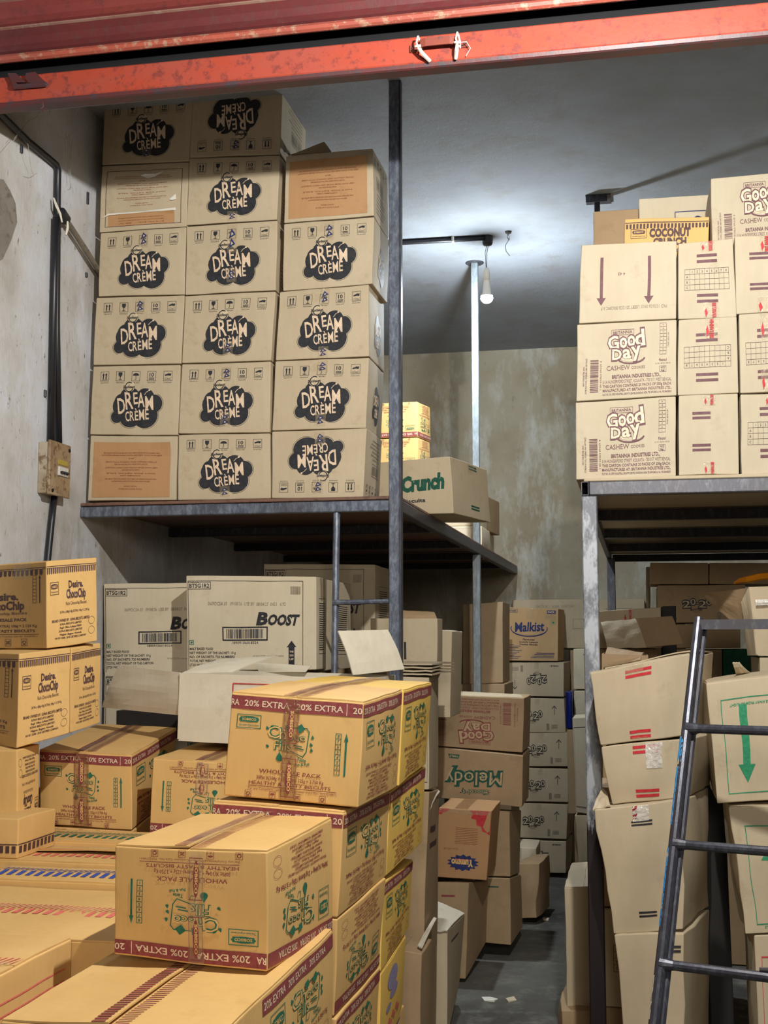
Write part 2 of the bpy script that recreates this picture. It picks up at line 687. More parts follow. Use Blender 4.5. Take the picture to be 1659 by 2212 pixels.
def A_dream(tape=True, strip=True):
    a = Art(305, 240)
    for i, k in enumerate(('up', 'glass', 'umb', 'ten', 'hand')):
        x = 30 + i * 55
        a.icon(k, x, 186, 33, 'black')
        a.text('black', ('THIS WAY UP', 'FRAGILE', 'KEEP DRY', 'STACK LIMIT', 'DO NOT DROP')[i], x + 14, 178, 3.4, 27)
    # cloud: overlapping lobes with a thin line echo
    lob = [(137, 99, 60, 48), (106, 70, 28, 24), (92, 62, 20, 22), (190, 126, 32, 34), (136, 134, 34, 30), (190, 68, 44, 44),
           (138, 54, 34, 28), (222, 108, 26, 30), (108, 112, 26, 30), (176, 96, 46, 46)]
    for x, y, rx, ry in lob:
        a.ell('black', x, y, rx, ry, 1, 24)
    a.arc('black', 222, 108, 29, 33, -60, 70, 1)
    a.arc('black', 92, 62, 23, 25, 120, 260, 1)
    a.arc('black', 190, 68, 47, 47, -100, 20, 1)
    a.arc('black', 138, 54, 37, 31, 200, 300, 1)
    for ch, x, y, w, h, r in (('D', 110, 74, 26, 54, 6), ('R', 137, 90, 27, 60, 7), ('E', 159, 107, 16, 40, 6), ('A', 178, 96, 24, 50, 4), ('M', 206, 86, 27, 48, 3)):
        a.text('cream', ch, x, y, h, w, r, bold=.014, lay=2)
    a.line('cream', [(188, 138), (195, 147), (202, 151)], 1.6, 2)
    a.ell('cream', 204, 153, 3.4, 3.4, 2, 8)
    for ch, x, y, w, h, r in (('C', 131, 47, 14, 34, 6), ('R', 147, 49, 15, 34, 5), ('È', 163, 51, 12, 32, 5), ('M', 181, 52, 18, 36, 4), ('E', 199, 54, 12, 36, 3)):
        a.text('cream', ch, x, y, h, w, r, bold=.014, lay=2)
    a.ell('card', 133, 166, 19, 19, 2, 18)
    a.arc('black', 133, 165, 14, 16, 60, 340, 3.2, 3)
    a.arc('black', 130, 163, 17, 17, 180, 330, 1, 3)
    a.text('black', 'Sunfeast', 133, 161, 9, 40, 2, bold=.03, lay=4)
    return a


def A_side(inv=False):
    a = Art(340, 240)
    for i, k in enumerate(('up', 'glass', 'umb', 'ten', 'hand')):
        a.icon(k, 30 + i * 60, 190, 32, 'black')
    a.frame('black', 60, 110, 150, 44, 1.4)
    a.barcode('grey', 66, 116, 138, 32)
    for k in range(6):
        a.rect('grey', 60, 92 - k * 13, 150 + (k * 37) % 60, 4)
    return a


def A_side_cloud():
    a = Art(340, 240)
    for x, y, rx, ry in ((170, 99, 60, 48), (130, 70, 28, 24), (215, 110, 32, 34), (170, 134, 34, 30), (190, 68, 44, 40)):
        a.ell('black', x, y, rx, ry, 1, 20)
    a.text('cream', 'DREAM', 170, 96, 36, 110, 3, bold=.03, lay=2)
    a.text('cream', 'CRÈME', 172, 56, 28, 70, 3, bold=.03, lay=2)
    return a


KR = ['THE CARTON IS MADE OF PAPER AND CAN BE RECYCLED AFTER USE', 'KEEP IN A COOL AND DRY PLACE AWAY FROM SUNLIGHT', 'MKD. BY', 'STORE UPRIGHT AND HANDLE WITH CARE',
      'DO NOT STACK MORE THAN TEN CARTONS HIGH', 'KEEP AWAY FROM WATER AND DIRECT SUNLIGHT', 'PACKED FOR WHOLESALE ONLY', 'NOT FOR RETAIL SALE', 'CUSTOMER CARE']


def A_kraft(flip=True):
    a = Art(280, 200)
    rd = random.Random(4)
    y = 168
    for k in range(11):
        w = (220, 235, 22, 200, 130, 205, 70, 190, 80, 200, 150)[k]
        a.text('brown', KR[k % len(KR)] if w > 60 else 'MKD. BY', 140, y, 4.4, w, 180 if flip else 0, bold=.01)
        y -= 13 if k in (1, 2, 4, 6, 8) else 9
    a.text('brown', 'STORE IN A COOL PLACE', 140, 24, 5, 90)
    a.text('brown', 'PACKED CARTON', 140, 34, 5, 50)
    return a


def band(a, y, h, txt, n, col='maroon', tc='cream', x0=0, lay=1, inv=False):
    a.rect(col, 0, y, a.w, h, lay)
    st = a.w / n
    for k in range(int(n) + 1):
        x = x0 + k * st
        w = st * .86
        if x + w > a.w or x < 0:
            continue
        a.text(tc, txt, x + w / 2, y + h * .27, h * .48, w, 0, bold=.012, lay=lay + 1)


def choco_logo(a, x, y, s, sy=None):
    sy = sy or s

    def T(t, px, py, h, w, r=0):
        a.text('green', t, x + px * s, y + py * sy, h * sy, w * s, r, bold=.05, lay=1)
        a.text('cardy', t, x + px * s, y + py * sy, h * sy, w * s, r, bold=-.004, lay=2)
    g = 'green'
    a.line(g, [(x + 50 * s, y + 62 * sy), (x + 84 * s, y + 62 * sy), (x + 90 * s, y + 54 * sy), (x + 86 * s, y + 10 * sy), (x + 78 * s, y - 2 * sy), (x + 50 * s, y + 8 * sy)], 2.0 * s)
    T('C', 12, 34, 28, 26, 8)
    T('h', 33, 34, 26, 15, 4)
    T('oco', 63, 33, 16, 42)
    T('Fills', 32, 8, 22, 38, -3)
    a.poly(g, [(x + 60 * s, y + 62 * sy), (x + 72 * s, y + 72 * sy), (x + 81 * s, y + 60 * sy), (x + 69 * s, y + 50 * sy)], 3)
    a.poly(g, [(x + 36 * s, y + 66 * sy), (x + 48 * s, y + 70 * sy), (x + 50 * s, y + 56 * sy), (x + 39 * s, y + 53 * sy)], 3)
    a.drop(g, x + 26 * s, y - 10 * sy, 8 * s)
    a.line(g, [(x + 44 * s, y + 4 * sy), (x + 42 * s, y - 8 * sy), (x + 50 * s, y - 10 * sy), (x + 54 * s, y - 2 * sy)], 1.2 * s)
    for px, py, r in ((-2, 14, 40), (6, 60, -30), (-4, 56, 20), (96, 26, 30), (97, 14, 10), (98, 42, 0)):
        a.drop(g, x + px * s, y + py * sy, 3.4 * s, r)
    a.rect(g, x + 56 * s, y + 20 * sy, 20 * s, 2.6 * sy, 1, -8)
    a.rect(g, x + 60 * s, y + 14 * sy, 20 * s, 2.6 * sy, 1, -8)
    a.text(g, 'Taste', x + 76 * s, y - 12 * sy, 7 * sy, 20 * s, -6, bold=.03)
    a.text(g, 'Fun & Full', x + 78 * s, y - 22 * sy, 6 * sy, 32 * s, 8, bold=.03)


def sob_logo(a, x, y, w, h, g='green'):
    a.frame(g, x, y, w, h, 1.6)
    a.ell(g, x + w / 2, y + h * .66, w * .43, h * .22, 1, 18)
    a.rect(g, x + w * .12, y + h * .47, w * .76, h * .36)
    a.text('cardy', 'SOBISCO', x + w / 2, y + h * .56, h * .18, w * .6, bold=.02, lay=2)
    a.text(g, 'The taste of good times', x + w / 2, y + h * .17, h * .12, w * .84, bold=.02)


def A_choco(strip=True, cardy='cardy'):
    a = Art(293, 232)
    if strip:
        a.rect('maroon', 0, 198, 293, 30)
        for t_, c_, w_ in (('RA', 11, 18), ('20% EXTRA', 83, 102), ('20% EXTRA', 199, 102), ('20', 281, 20)):
            a.text('cream', t_, c_, 206, 13.5, w_, 0, bold=.015, lay=2)
        a.rect('cream', 257, 200, 1.4, 26, 2)
    sob_logo(a, 18, 156, 54, 30)
    choco_logo(a, 92, 104, .98)
    for k in range(8):
        a.frame('green', 237, 68 + k * 11.4, 11, 11.4, 1.3)
        a.text('green', str(k + 1), 242.5, 71 + k * 11.4, 6, bold=.02)
    a.arrow('green', 259, 66, 96, 4, 9, 18)
    m_ = 'maroon'
    a.text(m_, 'WHOLESALE PACK', 142, 58, 9, 136, bold=.01)
    a.text(m_, '30Pkt X(104g + 21g Extra) 125g = 3.750 Kg', 142, 44, 8, 146, bold=.01)
    a.text(m_, 'HEALTHY & TASTY BISCUITS', 142, 32, 7.5, 178, bold=.01)
    a.rect(m_, 52, 27.5, 192, 1.4)
    a.text(m_, 'For any Complaints call Sobisco Customer Care No.: 9333374911', 148, 20, 4.6, 192)
    for k, ic in enumerate(('recycle', 'umb', 'x', 'recycle')):
        a.icon(ic, 46 + k * 54, 2, 15, m_, .9)
    return a


def A_choco_side(strip=True):
    a = Art(300, 232)
    if strip:
        band(a, 198, 28, '20% EXTRA', 3.4, x0=4)
    sob_logo(a, 26, 128, 52, 58)
    choco_logo(a, 112, 116, 1.3, 1.0)
    m_ = 'maroon'
    a.text(m_, '30Pkt X(104g + 21g Extra) 125g = 3.750 Kg', 150, 78, 9, 240, bold=.02)
    for k in range(8):
        w = (230, 150, 180, 160, 190, 140, 180, 200)[k]
        a.text(m_, ('BRAND OWNED BY : SONA BISCUITS LIMITED', 'SONA BISCUITS LIMITED', 'Regd. Office, Kolkata - 700001', 'MANUFACTURED BY SONA BISCUITS',
                    'SONA BISCUITS LIMITED', 'Nagpur, Bagpur, Howrah', 'AN ISO 22000 COMPANY', 'CERTIFIED COMPANY UNIT')[k],
               130, 64 - k * 7.6, 4.6, w * .8, bold=.02)
    a.arc(m_, 262, 50, 16, 10, 0, 360, .8)
    a.arc(m_, 262, 26, 16, 10, 0, 360, .8)
    return a


def A_desire(side=True):
    a = Art(260, 230)
    d = 'dbrown'
    a.rect(d, 0, 214, 260, 2)
    n = 26
    for k in range(n):
        a.rect(d, 4 + k * 252 / n, 198, 252 / n * .62, 12)
        a.ell(d, 4 + k * 252 / n + 252 / n * .31, 198, 252 / n * .31, 4, 1, 8)
    a.rect(d, 0, 210, 260, 1.4)
    sob_logo(a, 20, 140, 40, 32, 'dbrown')
    a.text(d, 'Desire.', 148, 154, 19, 74, bold=.035)
    a.text(d, 'ChocoChip', 148, 126, 24, 100, bold=.035)
    a.text(d, 'Rich Chocochip Biscuits', 148, 108, 9, 106)
    a.text(d, '20 Pkt x (88g+18g EXTRA) 106g = 2.120 Kg', 140, 88, 6, 150, bold=.01)
    a.text(d, 'BRAND OWNED BY : SONA BISCUITS LIMITED', 122, 66, 7, 190, bold=.02)
    for k in range(5):
        a.text(d, ('SONA BISCUITS LIMITED', 'Regd. Office, Kolkata-700001', 'SONA BISCUITS LIMITED', 'Nagpur, Bagpur, Howrah', 'AN ISO 22000 : 2018 CERTIFIED COMPANY')[k],
               120, 57 - k * 9, 5, (110, 110, 120, 110, 160)[k], bold=.02)
    a.arc(d, 228, 60, 16, 10, 0, 360, .9)
    a.arc(d, 228, 34, 16, 10, 0, 360, .9)
    return a


def A_desire_front():
    a = Art(260, 230)
    d = 'dbrown'
    a.rect(d, 0, 214, 260, 2)
    for k in range(20):
        a.rect(d, 4 + k * 12.6, 199, 8, 11)
        a.ell(d, 8 + k * 12.6, 199, 4, 4, 1, 8)
    a.rect(d, 0, 210, 260, 1.4)
    for k in range(8):
        a.frame(d, 226, 122 + k * 9, 9, 9, 1)
    a.arrow(d, 244, 122, 74, 2.4, 6, 10)
    a.text(d, 'Desire.', 140, 132, 19, 92, bold=.035)
    a.text(d, 'ChocoChip', 140, 106, 22, 126, bold=.035)
    a.text(d, 'Rich Chocochip Biscuits', 140, 92, 8, 140)
    a.text(d, 'WHOLESALE PACK', 150, 74, 8, 120, bold=.02)
    a.text(d, '20Pkt X (88g+18g EXTRA) 106g = 2.120 Kg', 140, 58, 7, 190, bold=.01)
    a.text(d, 'HEALTHY & TASTY BISCUITS', 140, 44, 7.5, 180, bold=.02)
    a.rect(d, 40, 38, 200, 1)
    a.text(d, 'For any Complaints call Sobisco Customer Care No. 9333374911', 140, 31, 4, 190)
    for k, ic in enumerate(('recycle', 'umb', 'x', 'recycle')):
        a.icon(ic, 60 + k * 44, 8, 18, d, .9)
    return a


def bubble(a, col, fill, t, x, y, h, w, r=0, b=.07, lay=1, shear=0):
    a.text(col, t, x, y, h, w, r, shear, b, lay)
    a.text(fill, t, x, y, h, w * .97, r, shear, .0, lay + 1)


def A_goodday(fillc='cardl', col='plum'):
    a = Art(310, 242)
    a.frame(col, 108, 201, 70, 17, 1.2)
    a.text(col, 'BRITANNIA', 143, 205, 9, 60, 2, bold=.02)
    # back plate of the wordmark
    for ch, x, y, w, h, r in (('G', 116, 158, 34, 40, 4), ('o', 147, 161, 24, 46, 4), ('o', 172, 165, 24, 48, 4), ('d', 199, 166, 30, 50, 6)):
        a.text(col, ch, x, y - 2, h + 4, w + 6, r, 0, .08, 1)
        a.text(fillc, ch, x, y, h, w, r, 0, .025, 2)
    for ch, x, y, w, h, r in (('D', 126, 124, 30, 32, 0), ('a', 158, 127, 26, 42, 4), ('y', 188, 134, 30, 44, 8)):
        a.text(col, ch, x, y - 2, h + 4, w + 6, r, 0, .08, 3)
        a.text(fillc, ch, x, y, h, w, r, 0, .025, 4)
    a.arc(col, 170, 130, 42, 20, 200, 345, 5, 1)
    a.arc(fillc, 172, 132, 36, 15, 205, 340, 2, 2)
    a.text(col, 'CASHEW', 130, 90, 15, 72, 1)
    a.text(col, 'COOKIES', 192, 92, 9, 42, 1)
    a.text(col, 'BRITANNIA INDUSTRIES LTD.,', 186, 64, 11, 150, 0, bold=.03)
    a.text(col, '5/1A HUNGERFORD STREET, KOLKATA - 700 017, WEST BENGAL', 188, 49, 10, 212)
    a.text(col, 'THIS CARTON CONTAINS 20 PACKS OF 200g EACH.', 188, 36, 8.5, 212, bold=.02)
    a.text(col, 'MANUFACTURED AT: BRITANNIA INDUSTRIES LTD.,', 188, 23, 8.5, 212, bold=.02)
    a.text(col, 'PLOT NO. 10/1, EPICP INDUSTRIAL GROWTH CENTRE, KHORDHA, INDIA. TEL 0674-2460 Lic. No. 10013043000329', 188, 12, 6, 212, bold=.02)
    a.barcode(col, 42, 24, 26, 104, True, seed=5)
    a.text(col, '1 89 01063 09329 4', 78, 76, 5, 90, 90)
    a.text(col, 'STORE IN A COOL, HYGIENIC AND DRY PLACE', 32, 76, 5, 110, 90)
    a.text(col, 'NOT FOR RETAIL SALE', 24, 76, 5, 60, 90)
    for k in range(9):
        a.frame(col, 258, 134 + k * 11, 20, 11, 1)
        a.text(col, str(k + 1), 268, 137 + k * 11, 5)
    a.text(col, 'THIS SIDE UP', 286, 180, 4, 46, 90)
    a.text(col, 'fssai', 268, 112, 9, 24, bold=.01)
    a.text(col, 'Lic. No. 10012011000155', 268, 103, 4.5, 46)
    a.frame(col, 258, 78, 20, 18, 1.2)
    a.text(col, '4.0', 268, 88, 6, 12, bold=.02)
    a.text(col, 'kg', 268, 80, 6, 10, bold=.02)
    return a


def A_arrows():
    a = Art(310, 242)
    for x in (70, 222):
        a.arrow('plum', x, 198, 148, 10, 30, 24, False)
    a.text('plum', '4 43', 134, 150, 9, 22, 180)
    a.text('grey', 'PKD 15/06/26 09:05 USEBY 20/12/26 B06289C A P', 175, 46, 10, 210, 180, bold=.01)
    return a


def A_grid(flip=False, n=8, bars='plum', grid=True, yb=0):
    a = Art(190, 240)
    for y in (190, 172, 66, 48):
        a.rect(bars, 62, y + yb, 70, 9)
    if grid:
        a.frame('dbrown', 22, 88 + yb, 148, 66, 1)
        for k in range(1, 9):
            a.rect('dbrown', 22 + k * 16.4, 88 + yb, .9, 66)
        for k in range(1, 4):
            a.rect('dbrown', 22, 88 + yb + k * 16.5, 148, .9)
        for k in range(8):
            a.text('dbrown', str(k + 1), 47 + k * 16.4, 142 + yb, 7)
        for k, c in enumerate('ABC'):
            a.text('dbrown', c, 30, 126 - k * 16.5 + yb, 7)
    return a


def A_stamp():
    a = Art(310, 242)
    return a


def A_boost():
    a = Art(500, 350)
    k = 'black'
    a.line(k, [(8, 0), (8, 330), (450, 332), (450, 0)], 2)
    a.frame(k, 8, 300, 88, 26, 2)
    a.text(k, 'BTSG1R2', 52, 305, 15, 78, bold=.02)
    a.text(k, 'Part code', 36, 322, 4, 30)
    a.barcode('grey', 404, 282, 38, 30, seed=7)
    a.text('grey', '0609DCSA 03   09/08/26  USE BY  08/04/27  0453   6.92', 235, 240, 13, 300, shear=.1)
    a.text(k, 'B', 292, 168, 46, 42, shear=.22, bold=.05)
    a.text(k, 'OOST', 372, 168, 38, 118, shear=.22, bold=.05)
    a.frame(k, 144, 112, 170, 46, 5)
    a.barcode(k, 158, 118, 142, 34, seed=9)
    a.text(k, '18909106018324', 229, 98, 9, 100)
    a.frame('green', 12, 96, 15, 15, 2)
    a.ell('green', 19.5, 103.5, 4, 4)
    for j, t in enumerate(('MALT BASED FOOD', 'NET WEIGHT OF THE SACHET: 10 g', 'NO. OF SACHETS: 720 NUMBERS', 'TOTAL NET WEIGHT OF THE CARTON', '(720 NUMBERS x 10g)')):
        a.text(k, t, 12, 76 - j * 15, 9, (92, 180, 176, 190, 120)[j], al='l', bold=.015)
    a.arrow(k, 408, 20, 90, 22, 36, 24)
    for j, t in enumerate(('THIS', 'SIDE', 'UP')):
        a.text('cream', t, 408, 66 - j * 14, 7, 15, lay=2, bold=.02)
    a.text('grey', 'DO NOT LITTER  recycle as DRY WASTE', 318, 50, 6, 120)
    return a


def A_boost_side():
    a = Art(260, 350)
    a.frame('black', 60, 60, 170, 210, 1.6)
    for k in range(22):
        a.rect('black', 66, 250 - k * 8.4, 150 - (k * 31) % 30, 3)
    return a


def A_malkist():
    a = Art(350, 350)
    n = 'navy'
    a.text(n, 'Malkist', 168, 196, 60, 190, 3, .08, .03)
    a.arc(n, 165, 214, 118, 54, 168, 368, 5)
    a.arc(n, 165, 216, 120, 50, 176, 350, 3)
    a.frame(n, 14, 318, 76, 22, 2)
    a.text(n, 'MAYORA', 54, 323, 11, 58, bold=.03)
    a.rect(n, 278, 314, 56, 24)
    a.text('cream', 'PACK', 306, 319, 14, 44, bold=.03, lay=2)
    a.frame('grey', 268, 282, 66, 18, 1.5)
    a.text('grey', 'IMPORTED', 301, 287, 9, 56)
    a.frame('leaf', 306, 240, 28, 32, 2)
    a.ell('leaf', 320, 256, 8, 8)
    a.text('black', 'Flavoured', 162, 134, 13, 74, shear=.2, bold=.02)
    a.text('black', 'Crunchy Layered', 162, 118, 10, 118, bold=.03)
    a.text('black', 'Cracker Biscuits', 162, 102, 10, 116, bold=.03)
    for k in range(10):
        a.rect('navy', 8, 104 - k * 10, 60 + (k * 43) % 60, 3)
    for k in range(4):
        a.rect('navy', 210 - k * 12, 50 - k * 10, 120 + k * 10, 3.5)
    return a


def A_2020():
    a = Art(380, 230)
    for ch, x, y, w, h, r in (('2', 128, 92, 34, 44, 4), ('0', 156, 108, 24, 38, 4), ('-', 176, 108, 12, 30, 0), ('2', 196, 92, 34, 44, -2), ('0', 226, 108, 24, 38, 6)):
        a.text('black', ch, x, y, h, w + 6, r, 0, .12, 1)
        a.text('card', ch, x, y, h, w, r, 0, .01, 2)
    a.text('black', 'BUTTER', 170, 72, 12, 54, bold=.03)
    a.text('black', 'Cookies', 172, 62, 6, 30)
    a.arrow('black', 314, 118, 62, 3, 3, 3)
    a.line('black', [(300, 162), (314, 180), (328, 162)], 4)
    for k in range(4):
        a.rect('grey', 292, 30 + k * 7, 40, 3)
    a.text('black', 'PARLE', 60, 20, 10, 50, bold=.03)
    a.rect('grey', 262, 18, 16, 44)
    return a


def A_crunch():
    a = Art(450, 300)
    g = 'dgreen'
    a.text(g, 'Crunch', 330, 130, 78, 178, 5, .16, .06)
    a.text('black', 'Biscuits', 292, 62, 20, 96, 3, bold=.03)
    return a


def A_melody():
    a = Art(440, 290)
    a.text('dgreen', 'Melody', 232, 120, 76, 282, 6, .15, .10, 1)
    a.text('tan_ink', 'Melody', 232, 120, 76, 276, 6, .15, .0, 2)
    a.text('dgreen', 'Chocolaty', 228, 222, 24, 150, 6, .1, .08, 1)
    a.text('tan_ink', 'Chocolaty', 228, 222, 24, 148, 6, .1, .0, 2)
    a.poly('dgreen', [(300, 30), (356, 30), (348, 54), (306, 54)])
    a.text('tan_ink', 'PARLE', 328, 36, 12, 40, bold=.02, lay=2)
    return a


ink('tan_ink', rgb(176, 150, 116))


def A_yummo():
    a = Art(260, 360)
    import math as m_
    pts = []
    for k in range(28):
        r = 1.0 if k % 2 else .78
        an = 2 * m_.pi * k / 28
        pts.append((135 + 82 * r * m_.cos(an), 84 + 44 * r * m_.sin(an)))
    a.poly('navy', pts, 1)
    a.text('pink', 'FUN FUN', 135, 104, 9, 74, 180, bold=.03, lay=2)
    a.text('cardy', 'Yummo', 132, 100, 34, 112, 180, 0, .05, 2)
    a.poly('red', [(150, 360), (260, 360), (260, 230), (240, 246), (222, 250), (214, 276), (192, 282), (186, 310), (162, 316), (168, 340)], 1)
    a.poly('red', [(0, 360), (54, 360), (44, 344), (26, 338), (14, 326), (0, 330)], 1)
    a.text('brown', 'FLAVOUR', 70, 158, 9, 70, 180)
    for k in range(10):
        a.rect('brown', 90, 180 + k * 9, 110, 2.2)
    return a


def A_coco():
    a = Art(280, 150)
    a.rect('dbrown', 0, 134, 280, 3)
    for k in range(24):
        a.rect('dbrown', 5 + k * 11.5, 118, 7, 13)
        a.ell('dbrown', 8.5 + k * 11.5, 118, 3.5, 3, 1, 8)
    sob_logo(a, 22, 84, 52, 30, 'dbrown')
    a.text('dbrown', 'COCONUT', 152, 88, 26, 136, 1, 0, .06)
    a.text('dbrown', 'CRUNCH', 152, 58, 24, 110, 1, 0, .06)
    a.text('dbrown', 'Cookies', 152, 36, 14, 80, bold=.02)
    return a


def A_redbars(col='red', ys=(.86, .10), t=.03, off=.5, gap=.055, w=.27):
    a = Art(300, 260)
    for yy in ys:
        for k in (0, 1):
            a.rect(col, (off - w / 2) * 300, (yy - k * gap) * 260, w * 300, t * 260)
    return a


def A_greenframe(up=False):
    a = Art(400, 340)
    a.frame('leaf', 46, 26, 420, 262, 3)
    if up:
        a.arrow('leaf', 130, 40, 210, 28, 76, 50)
    else:
        a.arrow('leaf', 118, 270, 216, 26, 60, 50, False)
    a.text('leaf', 'STORE AWAY FROM SUNLIGHT', 150, 274 if not up else 14, 7, 150, 0 if up else 180, bold=.02)
    return a


def A_lines(n=5, col='grey'):
    a = Art(300, 200)
    for k in range(n):
        a.rect(col, 60, 170 - k * 12, 120 + (k * 53) % 90, 4)
    return a


def A_frameonly(col='grey', tx=None):
    a = Art(300, 240)
    a.frame(col, 20, 16, 260, 200, 1.6)
    if tx:
        a.text(col, tx, 150, 200, 8, 110)
    return a


def A_mark():
    a = Art(300, 300)
    a.rect('black', 70, 20, 14, 190)
    return a


def A_slats(col, w=1.0):
    """printed flap-edge pattern, runs along x; art is W x 100 across the seam"""
    a = Art(480, 100)
    for k in range(34):
        x = 8 + k * 14
        a.rect(col, x, 12, 8, 26)
        a.poly(col, [(x, 56), (x + 4, 56), (x + 16, 84), (x + 12, 84)])
    return a


# ------------------------------------------------------------------ cartons
def face_param(fc, u, v):
    return {'F': (u, 0.0, v), 'R': (1.0, u, v), 'T': (u, v, 1.0), 'L': (0.0, 1 - u, v), 'B': (1 - u, 1.0, v), 'D': (u, 1 - v, 0.0)}[fc]


class Warp:
    def __init__(s, P, r=.004, seed=0, bulge=.003, amp=.0022):
        s.P = P
        g = lambda i, j, k: P[i][j][k]
        s.W = (g(1, 0, 0) - g(0, 0, 0)).length
        s.D = (g(0, 1, 0) - g(0, 0, 0)).length
        s.H = (g(0, 0, 1) - g(0, 0, 0)).length
        s.r = min(r, s.W / 5, s.D / 5, s.H / 5)
        s.seed, s.b, s.amp = seed, bulge, amp
        s.sg = 1

    def tri(s, a, b, c):
        P = s.P
        v = Vector((0, 0, 0))
        for i, wa in ((0, 1 - a), (1, a)):
            for j, wb in ((0, 1 - b), (1, b)):
                for k, wc in ((0, 1 - c), (1, c)):
                    v += P[i][j][k] * (wa * wb * wc)
        return v

    def __call__(s, a, b, c, fc=None, off=0.0):
        dims = (s.W, s.D, s.H)
        p = Vector((a * s.W, b * s.D, c * s.H))
        q = Vector([min(max(p[i], s.r), dims[i] - s.r) for i in range(3)])
        d = p - q
        if d.length > 1e-9:
            p = q + d.normalized() * s.r
        sa, sb, sc = (math.sin(math.pi * min(max(t, 0), 1)) for t in (a, b, c))
        p.x += (2 * a - 1) * s.b * sb * sc
        p.y += (2 * b - 1) * s.b * sa * sc
        p.z += (2 * c - 1) * s.b * .6 * sa * sb
        nv = noise.noise_vector(Vector((a * s.W * 9 + s.seed * 3.7, b * s.D * 9 + s.seed, c * s.H * 9)))
        p += nv * s.amp
        if fc:
            n = {'F': (0, -1, 0), 'R': (1, 0, 0), 'T': (0, 0, 1), 'L': (-1, 0, 0), 'B': (0, 1, 0), 'D': (0, 0, -1)}[fc]
            p += Vector(n) * off
        return s.tri(p.x / s.W, p.y / s.D, p.z / s.H)

    def face_dims(s, fc):
        return {'F': (s.W, s.H), 'R': (s.D, s.H), 'T': (s.W, s.D), 'L': (s.D, s.H), 'B': (s.W, s.H), 'D': (s.W, s.D)}[fc]


def put_art(wp, fc, art, inv, V, F, MI, mats, win=(0, 0, 1, 1), base=.0006, rot90=False):
    """win: u0,v0,u1,v1 of the face that the artwork fills"""
    u0, v0, u1, v1 = win
    for col, lay, vs, fs in art.items:
        if col not in mats:
            mats.append(col)
        mi = mats.index(col)
        n = len(V)
        for x, y in vs:
            s_, t_ = x / art.w, y / art.h
            if rot90:
                s_, t_ = t_, s_
            if inv:
                s_, t_ = 1 - s_, 1 - t_
            u, v = u0 + (u1 - u0) * s_, v0 + (v1 - v0) * t_
            u = min(max(u, 0.004), 0.996)
            v = min(max(v, 0.004), 0.996)
            V.append(wp(*face_param(fc, u, v), fc, base + .00045 * lay))
        for f in fs:
            F.append(tuple(n + i for i in f))
            MI.append(mi)


SEED = [0]
BOXES = []


